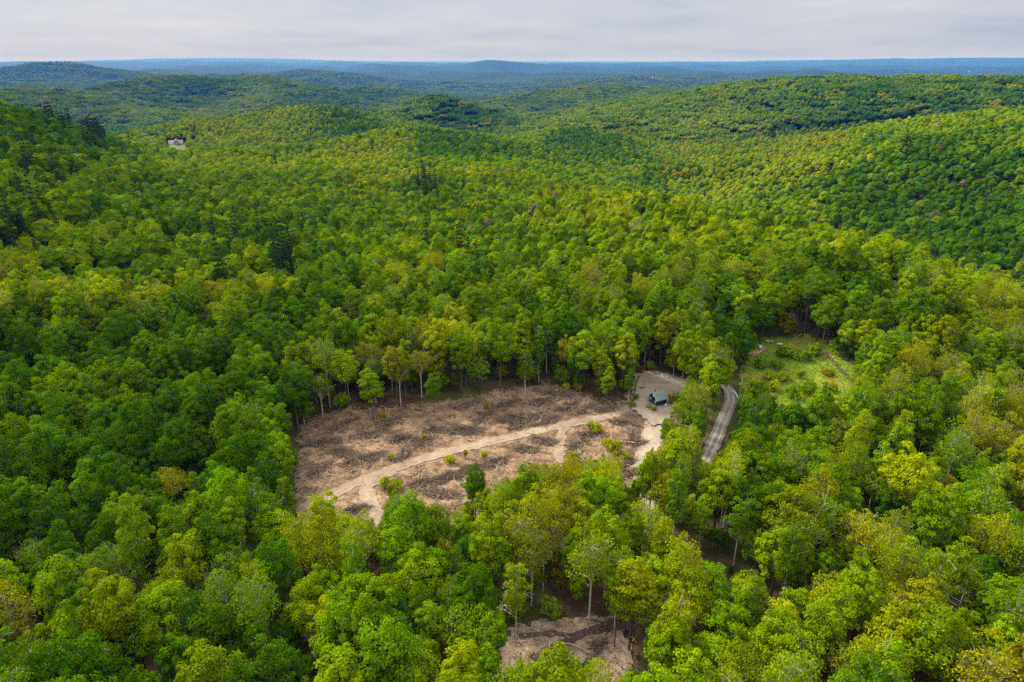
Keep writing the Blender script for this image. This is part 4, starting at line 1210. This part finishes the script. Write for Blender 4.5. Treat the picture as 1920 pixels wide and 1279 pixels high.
PILES = [(690,817,7),(756,826,7),(796,831,6),(874,810,8),(820,808,6),(648,851,8),(684,863,8),(602,880,6),(966,786,9),(908,782,7),(958,758,6),(928,870,6),(803,907,7),(830,928,7),(670,958,4.5),(852,893,6),(610,832,7),
 (1018,755,7),(985,792,8),(1068,762,7),(1100,768,6),(1136,770,5),(1172,796,6),(1186,812,5),(1020,828,6),(1080,834,5.5),(1172,872,5),(1184,888,5),(1108,816,5),(1158,890,5),(1195,832,4),(735,792,6),(880,760,6),(1030,790,6),(760,850,5),(1040,740,6),(890,880,4.5),(985,845,5),(640,800,6)]
def spot(px, py):
    """where on the clearing: the track through it parts the far side from the near side"""
    ty = np.interp(px, [538, 620, 705, 850, 950, 1050, 1165, 1200], [968, 930, 893, 846, 822, 799, 772, 760])
    side = 'far' if py < ty else 'near'
    part = 'left end' if px < 720 else 'middle' if px < 940 else 'right half'
    return f'{side} side of the track, {part}'
def ranked(items, fmt):
    cells = {}
    for it in items: cells.setdefault(spot(it[0], it[1]), []).append(it)
    out = []
    for s_, its in cells.items():
        its.sort(key=lambda q: q[0])
        for i, it in enumerate(its):
            n = len(its)
            w_ = '' if n == 1 else (', left of two', ', right of two')[i] if n == 2 else f', leftmost of {n}' if i == 0 else f', rightmost of {n}' if i == n - 1 else f', {ORD[i]} from left'
            out.append((it, fmt.format(s_) + w_))
    return out
for i, ((px, py, w_), lab) in enumerate(ranked(PILES, 'brown brush pile on the {}')):
    brush_pile(px, py, w_, lab, 1200 + i, 1.0, .10 + .2 * (i % 3 == 0))
brush_pile(1120, 1216, 3.2, 'dark heap of branches on the lower dirt patch', 1300, 1.0, .3)
brush_pile(1142, 1174, 3.0, 'long low bank of branches behind the lower dirt patch', 1301, 1.0, .3)
brush_pile(1225, 990, 4.0, 'grey brush heap beside the foot of the gravel drive', 1302, .9, .2)

LOGS = [(661,837,5,.1),(566,901,4.5,-.5),(768,828,3.5,1.3),(851,903,6,2.0),(935,876,5,1.35),(842,815,3,.9),(903,787,5,-.7),(962,753,5,2.0),(1108,776,6,-.7),(992,838,6,-.55),(1022,850,4,-.5),(1082,853,3,.6),(1126,828,5,2.2),(1178,876,6,-.8),(1060,765,5,-.4),(1010,775,4,.5),(840,925,4.5,1.9),(925,866,4,1.7),(700,828,4,.3),(720,845,4,-.3),(868,818,4,.8),(885,828,3,-.2),(630,895,4,-.2),(945,800,4,.5),(1140,756,5,-.9),(655,955,3,.4),(818,940,4,1.2),(1165,905,4,-.6)]
def fallen_log(px, py, L, az, label, seed, pale=True, r=.13):
    rng = np.random.default_rng(seed); g = hit(px, py); t = Tubes()
    d = np.array([math.cos(az), math.sin(az), 0]); s_ = np.array([-d[1], d[0], 0]); up = np.array([0, 0, 1.0])
    hz = lambda q: q + up * (float(terrain(g[0] + q[0], g[1] + q[1])) - g[2] + .5 + r)
    pts = [hz(d * L * u + s_ * rng.normal() * .12) for u in (-.5, -.2, .15, .5)]
    t.tube(pts, [r, r * .85, r * .62, r * .3], 6)
    for q in range(int(rng.integers(2, 5))):
        k = int(rng.integers(1, 3)); a = pts[k]; b = a + d * rng.uniform(.5, 1.4) + s_ * rng.choice([-1, 1]) * rng.uniform(.4, 1.1) + up * rng.uniform(0, .5)
        t.tube([a, (a + b) / 2 + up * .08, b], [r * .5, r * .35, r * .15], 4)
    o = link('fallen_log', t.mesh('fallen_log', [pale_wood if pale else wood]), None, g)
    return tag(o, label, 'log', 'logs and limbs lying on bare ground')
for i, (it, lab) in enumerate(ranked(LOGS, 'pale fallen log on the {}')):
    fallen_log(*it, lab, 1400 + i, r=.065 + .02 * (i % 3))
fallen_log(1092, 1222, 5.5, -.55, 'long fallen limb beside the dark branch heap of the lower patch', 1450, r=.12)
fallen_log(1174, 1238, 2.8, 2.2, 'thin white fallen limb at the right edge of the lower dirt patch', 1451, r=.07)
fallen_log(1062, 1196, 1.6, 2.3, 'short pale stick lying by the crossing ruts of the lower patch', 1452, r=.07)
fallen_log(1010, 1179, 3.5, -.6, 'fallen pole at the back left of the lower dirt patch', 1453, r=.06)
fallen_log(972, 1188, 2.0, 1.2, 'pale broken snag at the left end of the lower dirt patch', 1454, r=.08)

# ------------------------------------------------------------------ shrubs standing by themselves
SHRUBS = [(733,862,0,1.0,'yellow'),(842,868,1,1.4,'yellow'),(908,862,2,1.1,'lime'),(722,915,0,1.7,'lime'),(746,918,1,1.5,'lime'),(911,768,0,1.2,'olive'),(719,790,2,1.3,'olive'),(796,826,0,1.0,'olive'),
 (1118,812,0,1.9,'yellow'),(1106,806,2,1.4,'yellow'),(1150,850,0,2.4,'yellow'),(1138,836,1,1.3,'yellow'),(1172,862,1,1.3,'yellow'),(1155,876,2,1.2,'yellow'),(1074,868,0,1.9,'yellow'),(1062,730,0,1.3,'lime'),(1084,732,1,1.5,'lime'),
 (1192,752,2,1.2,'green'),(1186,765,0,1.2,'fresh'),(1216,767,1,.8,'lime'),(1226,772,1,.8,'olive'),(1258,760,2,1.9,'olive'),(1268,752,0,1.6,'lime'),(873,858,2,.9,'amber')]
for i, (px, py, k, s_, fol) in enumerate(SHRUBS):
    g = hit(px, py)
    where = spot(px, py) if px < 1180 else 'by the gravel yard'
    place_tree(dict(x=g[0], y=g[1], z=g[2] + .3, shape='shrub', k=k, tint=tint_of(fol, rg, .05) * 1.3, s=s_ * .72, rot=rg.uniform(0, 6.28), name='shrub', fol=fol, label='', px=px, where=where))
shr = [o for o in COL.objects if o.name.startswith('shrub')]
MEAD = [(1465,668,0,2.2,'fresh'),(1488,672,1,2.6,'fresh'),(1512,678,2,2.0,'green'),(1528,668,0,2.4,'green'),(1455,690,1,2.0,'green'),(1440,712,0,1.9,'lime'),(1470,715,1,1.9,'lime'),(1500,712,2,1.7,'lime'),(1450,735,2,2.0,'yellow'),(1484,748,0,2.6,'fresh'),(1512,735,1,2.5,'fresh'),(1535,752,0,2.3,'lime'),(1560,735,2,1.6,'olive'),(1550,705,1,1.6,'olive'),(1425,690,0,2.3,'fresh')]
def shrub_labels(items, place):
    cells = {}
    for it in items: cells.setdefault((it[4], place(it)), []).append(it)
    for (fol, wh), its in cells.items():
        its.sort(key=lambda q: q[0]); n = len(its)
        for i, it in enumerate(its):
            w_ = '' if n == 1 else (', left of two', ', right of two')[i] if n == 2 else f', leftmost of {n}' if i == 0 else f', rightmost of {n}' if i == n - 1 else f', {ORD[i]} from left'
            yield it, f'low {COLOUR[fol]} shrub {wh}{w_}'
for o in shr:
    pass
labs = {it[:2]: lab for it, lab in shrub_labels(SHRUBS, lambda q: 'on the ' + spot(q[0], q[1]) if q[0] < 1180 else 'by the gravel yard')}
for o, it in zip(shr, SHRUBS): o['label'] = labs[it[:2]]
for it, lab in shrub_labels(MEAD, lambda q: 'growing in the meadow'):
    px, py, k, s_, fol = it; g = hit(px, py)
    place_tree(dict(x=g[0], y=g[1], z=g[2] + .1, shape='shrub', k=k, tint=tint_of(fol, rg, .08) * 1.25, s=s_ * .75, rot=rg.uniform(0, 6.28), name='shrub', label=lab))

# ------------------------------------------------------------------ cabin
def seg(nt_name, c): return simple(nt_name, c)
teal, nt, nd, lk = new_mat('teal_siding')
tcn = N(nt, 'ShaderNodeTexCoord'); wv = N(nt, 'ShaderNodeTexWave', wave_type='BANDS', bands_direction='X'); wv.inputs['Scale'].default_value = 3; wv.inputs['Distortion'].default_value = .3
lk.new(tcn.outputs['Object'], wv.inputs['Vector'])
finish(nt, ramp(nt, wv.outputs['Fac'], [(.05, (.006, .020, .026)), (.2, (.012, .042, .055)), (1, (.016, .052, .066))]), .7, wv.outputs['Fac'], .03)
roofm, nt, nd, lk = new_mat('metal_roof')
tcn = N(nt, 'ShaderNodeTexCoord'); wv = N(nt, 'ShaderNodeTexWave', wave_type='BANDS', bands_direction='X'); wv.inputs['Scale'].default_value = 2.2; lk.new(tcn.outputs['Object'], wv.inputs['Vector'])
finish(nt, mixc(nt, noise(nt, tcn.outputs['Object'], 1.5, 4), (.17, .22, .19), (.27, .32, .275)), .5, wv.outputs['Fac'], .02, .2)
pane = simple('window_pane', (.45, .52, .56), .2, 2, .2); white_trim = simple('white_trim', (.55, .60, .60), .1)
dark_door = simple('dark_door', (.008, .022, .028), .2); stone_grey = simple('foundation', (.2, .19, .17), .2)
hA, hB, hC = hit(1214, 758), hit(1231.5, 765.5), hit(1250, 762)
ab = hA - hB; bc = hC - hB
yaw = .46; e1 = np.array([math.cos(yaw), math.sin(yaw)]); e2 = np.array([-e1[1], e1[0]])
CL, CW = 3.3, 3.6
cb = bpy.data.objects.new('cabin', None); COL.objects.link(cb)
cen = hB[:2] + e1 * CL / 2 + e2 * CW / 2 - e1 * .1
cb.location = (cen[0], cen[1], float(terrain(*cen)) + .62); cb.rotation_euler = (0, 0, yaw)
tag(cb, 'small dark teal gabled cabin with grey green roof on the gravel yard', 'cabin')
hw, hl = CW / 2, CL / 2; EV, RG = 1.9, 3.4
t = Tubes(); t.prism([(-hw, 0), (hw, 0), (hw, EV), (0, RG), (-hw, EV)], -hl, hl); link('wall', t.mesh('wall', [teal]), cb)
t = Tubes(); t.box((0, 0, .02), (CL + .06, CW + .06, .16)); link('foundation', t.mesh('foundation', [stone_grey]), cb)
ov = .42; sl_ = (RG - EV) / hw
t = Tubes()
for sg in (-1, 1):
    pr = [(0, RG + .03), (sg * (hw + ov), EV - ov * sl_ + .03), (sg * (hw + ov), EV - ov * sl_ + .14), (0, RG + .15)]
    t.prism(pr if sg < 0 else pr[::-1], -hl - .35, hl + .35)
rf = link('roof', t.mesh('roof', [roofm]), cb)
t = Tubes()
for sg in (-1, 1):
    pr = [(0, RG - .04), (sg * (hw + ov + .03), EV - (ov + .03) * sl_ - .04), (sg * (hw + ov + .03), EV - (ov + .03) * sl_ + .16), (0, RG + .17)]
    t.prism(pr if sg < 0 else pr[::-1], -hl - .41, -hl - .352)
link('trim', t.mesh('trim', [white_trim]), rf)
t = Tubes(); t.box((hl * .0 - .9, .5, RG + .1), (.3, .3, .9)); t.box((-.9, .5, RG + .58), (.4, .4, .08)); link('chimney', t.mesh('chimney', [stone_grey]), rf)
def cabin_window(y, z, w_, h, round_=False):
    t = Tubes()
    if round_:
        k = 14; ring = [(y + math.cos(2 * math.pi * i / k) * w_ / 2, z + math.sin(2 * math.pi * i / k) * h / 2) for i in range(k)]
        t.prism(ring, -hl - .05, -hl + .01)
    else: t.box((-hl - .02, y, z), (.07, w_ + .12, h + .12))
    fr = link('window', t.mesh('window', [white_trim]), cb)
    t = Tubes()
    if round_: t.prism([(y + (a - y) * .8, z + (b - z) * .8) for a, b in ring], -hl - .07, -hl - .045)
    else: t.box((-hl - .06, y, z), (.03, w_, h))
    link('pane', t.mesh('pane', [pane]), fr)
cabin_window(0, 2.45, .62, .7, True); cabin_window(hw * .62, 1.1, .35, .55); cabin_window(-hw * .62, 1.05, .42, .7)
t = Tubes(); t.box((-hl - .03, .1, .95), (.08, .85, 1.75)); dr = link('door', t.mesh('door', [dark_door]), cb)
t = Tubes(); t.box((-hl - .10, -.2, .95), (.06, .05, .12)); link('handle', t.mesh('handle', [white_trim]), dr)
t = Tubes(); t.box((-hl - .45, .1, .07), (.8, 1.1, .14)); link('step', t.mesh('step', [stone_grey]), cb)
t = Tubes(); g = hit(1248, 764.5)
t.tube([(0, 0, .5), (0, 0, .62), (0, 0, 1.1), (0, 0, 1.2)], [.26, .3, .3, .2], 10); 
tag(link('water_barrel', t.mesh('water_barrel', [simple('white_plastic', (.7, .7, .66), .08)]), None, g), 'small white barrel at the right corner of the cabin', 'barrel')
g = hit(1202.5, 731); t = Tubes(); t.box((0, 0, .72), (1.3, .55, .12), .1); t.box((-.45, -.03, .8), (.12, .5, .05), .1); t.box((.45, .03, .8), (.12, .5, .05), .1)
tag(link('dark_slab', t.mesh('dark_slab', [simple('dark_board', (.05, .04, .035), .3)]), None, g), 'dark flat slab lying on the left of the gravel yard', 'slab')

# ------------------------------------------------------------------ stones
rock = bark_material('pale_rock', (.40, .35, .28), (.66, .60, .50), 2.5)
def boulder(px, py, r, label, group=None, name='boulder', seed=0, lift=.5, sz=(1, .85, .7), mat=None):
    rng = np.random.default_rng(seed); bm_v, bm_f = [], []
    nu, nv = 9, 6; ph = rng.uniform(0, 6.28, 4)
    for j in range(nv + 1):
        th = math.pi * j / nv
        for i in range(nu):
            a = 2 * math.pi * i / nu; d = np.array([math.sin(th) * math.cos(a), math.sin(th) * math.sin(a), math.cos(th)])
            k = 1 + .22 * math.sin(2.3 * d[0] * 2 + ph[0]) + .2 * math.sin(3 * d[1] * 2 + ph[1]) + .14 * math.sin(4 * d[2] + ph[2]) + rng.normal() * .05
            bm_v.append(d * r * k * np.array(sz))
    for j in range(nv):
        for i in range(nu): bm_f.append((j * nu + i, (j + 1) * nu + i, (j + 1) * nu + (i + 1) % nu, j * nu + (i + 1) % nu))
    g = hit(px, py); o = link(name, mesh_from(name, np.array(bm_v), bm_f, [mat or rock]), None, (g[0], g[1], g[2] + lift + r * .3))
    o.rotation_euler = (0, 0, rng.uniform(0, 6.28)); return tag(o, label, 'boulder', group)
HEAP = [(1238,709.5,.42),(1240.5,710.5,.5),(1243,711.5,.55),(1241,707.5,.5),(1243.5,708,.6),(1246,709,.35),(1248.5,712,.42),(1252,711.5,.42),(1250,708,.45),(1246.5,706.5,.42),(1242,705,.4),(1248,706,.35),(1236,706.5,.3),(1252.5,708.5,.35),(1244.5,712.5,.4)]
for i, (px, py, r) in enumerate(HEAP): boulder(px, py, r, 'pale boulder heaped at the back edge of the gravel yard', 'boulders heaped on the gravel yard', seed=i)
boulder(1232, 701.5, .42, 'single pale boulder left of the boulder heap', seed=40)
boulder(1258.5, 714, .3, 'small pale stone right of the boulder heap', seed=41)
for i, (px, lab) in enumerate(((1459, 'white boulder at the back of the meadow, leftmost of three'), (1462, 'white boulder at the back of the meadow, middle of three'), (1465, 'white boulder at the back of the meadow, rightmost of three'))):
    boulder(px, 648 + (i % 2), .5, lab, 'white boulders at the back of the meadow', seed=50 + i)
boulder(1425, 654, .75, 'tan boulder at the left end of the meadow', seed=55, sz=(1.3, .8, .6))
boulder(1171, 606, 1.9, 'pale rock ledge showing among the trees beyond the clearing', name='rock_ledge', seed=60, sz=(1.2, .8, .55), lift=8)['category'] = 'rock'
t = Tubes(); rr = np.random.default_rng(3)
for i in range(7):
    a = rr.normal() * .4; z = .3 + .16 * (i // 3); y = (i % 3 - 1) * .3
    t.tube([(-1.2 * math.cos(a), y - .8 * math.sin(a), z), (1.2 * math.cos(a), y + .8 * math.sin(a), z + .1)], [.14, .12], 7)
tag(link('log_stack', t.mesh('log_stack', [bark_material('pink_wood', (.42, .27, .2), (.6, .44, .35), 2)]), None, hit(1443, 642)), 'small stack of pinkish cut logs at the back left of the meadow', 'log stack')

# ------------------------------------------------------------------ roadside
g = hit(1386.5, 742); d = math.hypot(g[0], g[1]); r = ray(1390, 706); top = CAM_H + r[2] / math.hypot(r[0], r[1]) * d - g[2]
t = Tubes(); t.tube([(0, 0, -.3), (.05, 0, top * .5), (.12, 0, top)], [.16, .14, .11], 8)
po = bpy.data.objects.new('utility_pole', None); COL.objects.link(po); po.location = g
tag(po, 'pale slim pole standing behind the bend of the gravel road', 'pole')
link('pole', t.mesh('pole', [bark_material('weathered_pole', (.36, .34, .30), (.55, .52, .46), 2)]), po)
t = Tubes(); t.tube([(.12, 0, top - .02), (.12, 0, top + .08)], [.14, .10], 8); link('cap', t.mesh('cap', [stone_grey]), po)
rx, ry, rz = hits([1373.5, 1378.5, 1381.5, 1383.5], [739, 743, 749, 757]); rc = spline(np.stack([rx, ry], 1), 5)
g0 = np.array([rc[0][0], rc[0][1], float(terrain(rc[0][0], rc[0][1]))])
gr = bpy.data.objects.new('guard_rail', None); COL.objects.link(gr); gr.location = g0
tag(gr, 'pale low rail curving round the outside of the road bend', 'guard rail')
rl = [np.array([p[0], p[1], float(terrain(p[0], p[1])) + 1.0]) - g0 for p in rc]
t = Tubes(); t.tube(rl, [.17] * len(rl), 6); link('rail', t.mesh('rail', [simple('pale_rail', (.62, .60, .52), .1)]), gr)
for p in rl[::5]:
    t = Tubes(); t.box((p[0], p[1], p[2] - .55), (.18, .18, 1.1)); link('post', t.mesh('post', [pale_wood]), gr)

# ------------------------------------------------------------------ houses far off
house_red = simple('red_boards', (.30, .075, .06), .15); roof_pale = simple('pale_roof', (.30, .29, .29), .15); roof_tan = simple('tan_roof', (.28, .235, .205), .15); dark_wall = simple('dark_wall', (.06, .035, .03), .2)
def far_house(px, py, L, label, big=True, rotz=0.0):
    g = hit(px, py); o = bpy.data.objects.new('house', None); COL.objects.link(o); o.location = g
    o.rotation_euler = (0, 0, -math.atan2(g[0], g[1]) + rotz); tag(o, label, 'house'); return o
gl = hit(331, 270); aw = np.linspace(0, 6.28, 28)
vx = gl[0] + np.concatenate([[0], 27 * np.cos(aw) * (1 + .12 * np.sin(3 * aw))]); vy = gl[1] - 22 + np.concatenate([[0], 42 * np.sin(aw)])
tag(link('lawn', mesh_from('lawn', np.stack([vx, vy, terrain(vx, vy) + .5], 1), [(0, i + 1, (i + 1) % 28 + 1) for i in range(28)], [simple('lawn_grass', (.075, .10, .012), .3, .2)])), 'pale grass around the far lodge', 'lawn', kind='structure')
h = far_house(331, 269.5, 25, 'long red lodge with white edged centre gable and pale roofs, on the far left hill')
for (x0, x1, m, nm) in ((-13.0, -3.6, roof_pale, 'wing'), (3.6, 11.5, roof_tan, 'wing')):
    t = Tubes(); t.prism([(-5, -2), (5, -2), (5, .9), (0, 6.2), (-5, .9)], x0, x1); wg = link('wing', t.mesh('wing', [dark_wall]), h)
    t = Tubes()
    t.prism([(-6.4, .4), (0, 6.6), (0, 6.3), (-6.4, .1)][::-1], x0 - .5, x1 + (.0)); t.prism([(6.4, .1), (0, 6.3), (0, 6.6), (6.4, .4)][::-1], x0 - .5, x1)
    link('roof', t.mesh('roof', [m]), wg)
t = Tubes()
for s_ in (1,):
    pr = [(-3.6, -2), (3.6, -2), (3.6, 4.2), (0, 8.0), (-3.6, 4.2)]
    v0 = [np.array([x, y, z]) for y in (-7.5, 4) for x, z in pr]; k = len(pr)
    t.v = v0; t.f = [(i, (i + 1) % k, k + (i + 1) % k, k + i) for i in range(k)] + [tuple(range(k))[::-1], tuple(range(k, 2 * k))]; t.m = [0] * len(t.f)
link('wall', t.mesh('wall', [house_red]), h)
t = Tubes()
for sg in (-1, 1):
    t.tube([(0, -7.9, 8.5), (sg * 4.6, -7.9, 3.6)], [.5, .5], 4)
link('trim', t.mesh('trim', [white_trim]), h)
t = Tubes()
for sg in (-1, 1):
    q = [np.array(p) for p in ((0, -7.8, 8.3), (sg * 4.5, -7.8, 3.6), (sg * 4.5, 4.2, 3.6), (0, 4.2, 8.3))]
    k0 = len(t.v); t.v += q + [p + np.array([0, 0, .35]) for p in q]
    t.f += [tuple(k0 + i for i in s_) for s_ in ((0, 1, 2, 3), (4, 5, 6, 7), (0, 1, 5, 4), (1, 2, 6, 5), (2, 3, 7, 6), (3, 0, 4, 7))]; t.m += [0] * 6
link('roof', t.mesh('roof', [roof_pale]), h)
for x in (-1.4, 1.4):
    t = Tubes(); t.box((x, -7.6, 1.6), (1.5, .3, 3.0)); link('window', t.mesh('window', [pane]), h)
h = far_house(1211, 189, 14, 'tiny white roofed house on the wooded ridge left of the big right hill')
t = Tubes(); t.prism([(-5, -3), (5, -3), (5, 9), (0, 14), (-5, 9)], -7, 7); link('wall', t.mesh('wall', [dark_wall]), h)
t = Tubes(); t.prism([(-6, 8.4), (0, 14.6), (0, 14.2), (-6, 8.0)][::-1], -8, 8); t.prism([(6, 8.0), (0, 14.2), (0, 14.6), (6, 8.4)][::-1], -8, 8)
link('roof', t.mesh('roof', [simple('white_roof', (.75, .75, .72), .05)]), h)
for px, py, s_, lab in ((1219, 149, 30, 'tiny white building on the blue plain, leftmost of three'), (1224, 147.5, 38, 'tiny white building on the blue plain, middle of three'), (1230, 149, 26, 'tiny white building on the blue plain, rightmost of three'), (1816, 135, 26, 'tiny white building far off above the big right hill')):
    h = far_house(px, py, s_, lab); h.name = 'distant_building'; h['category'] = 'building'; h['group'] = 'white buildings on the far plain'
    t = Tubes(); s_ *= .55; t.box((0, 0, s_ * .18), (s_, s_ * .5, s_ * .6)); t.prism([(-s_ * .26, s_ * .48), (s_ * .26, s_ * .48), (0, s_ * .62)], -s_ * .52, s_ * .52)
    link('wall', t.mesh('wall', [white_trim]), h)
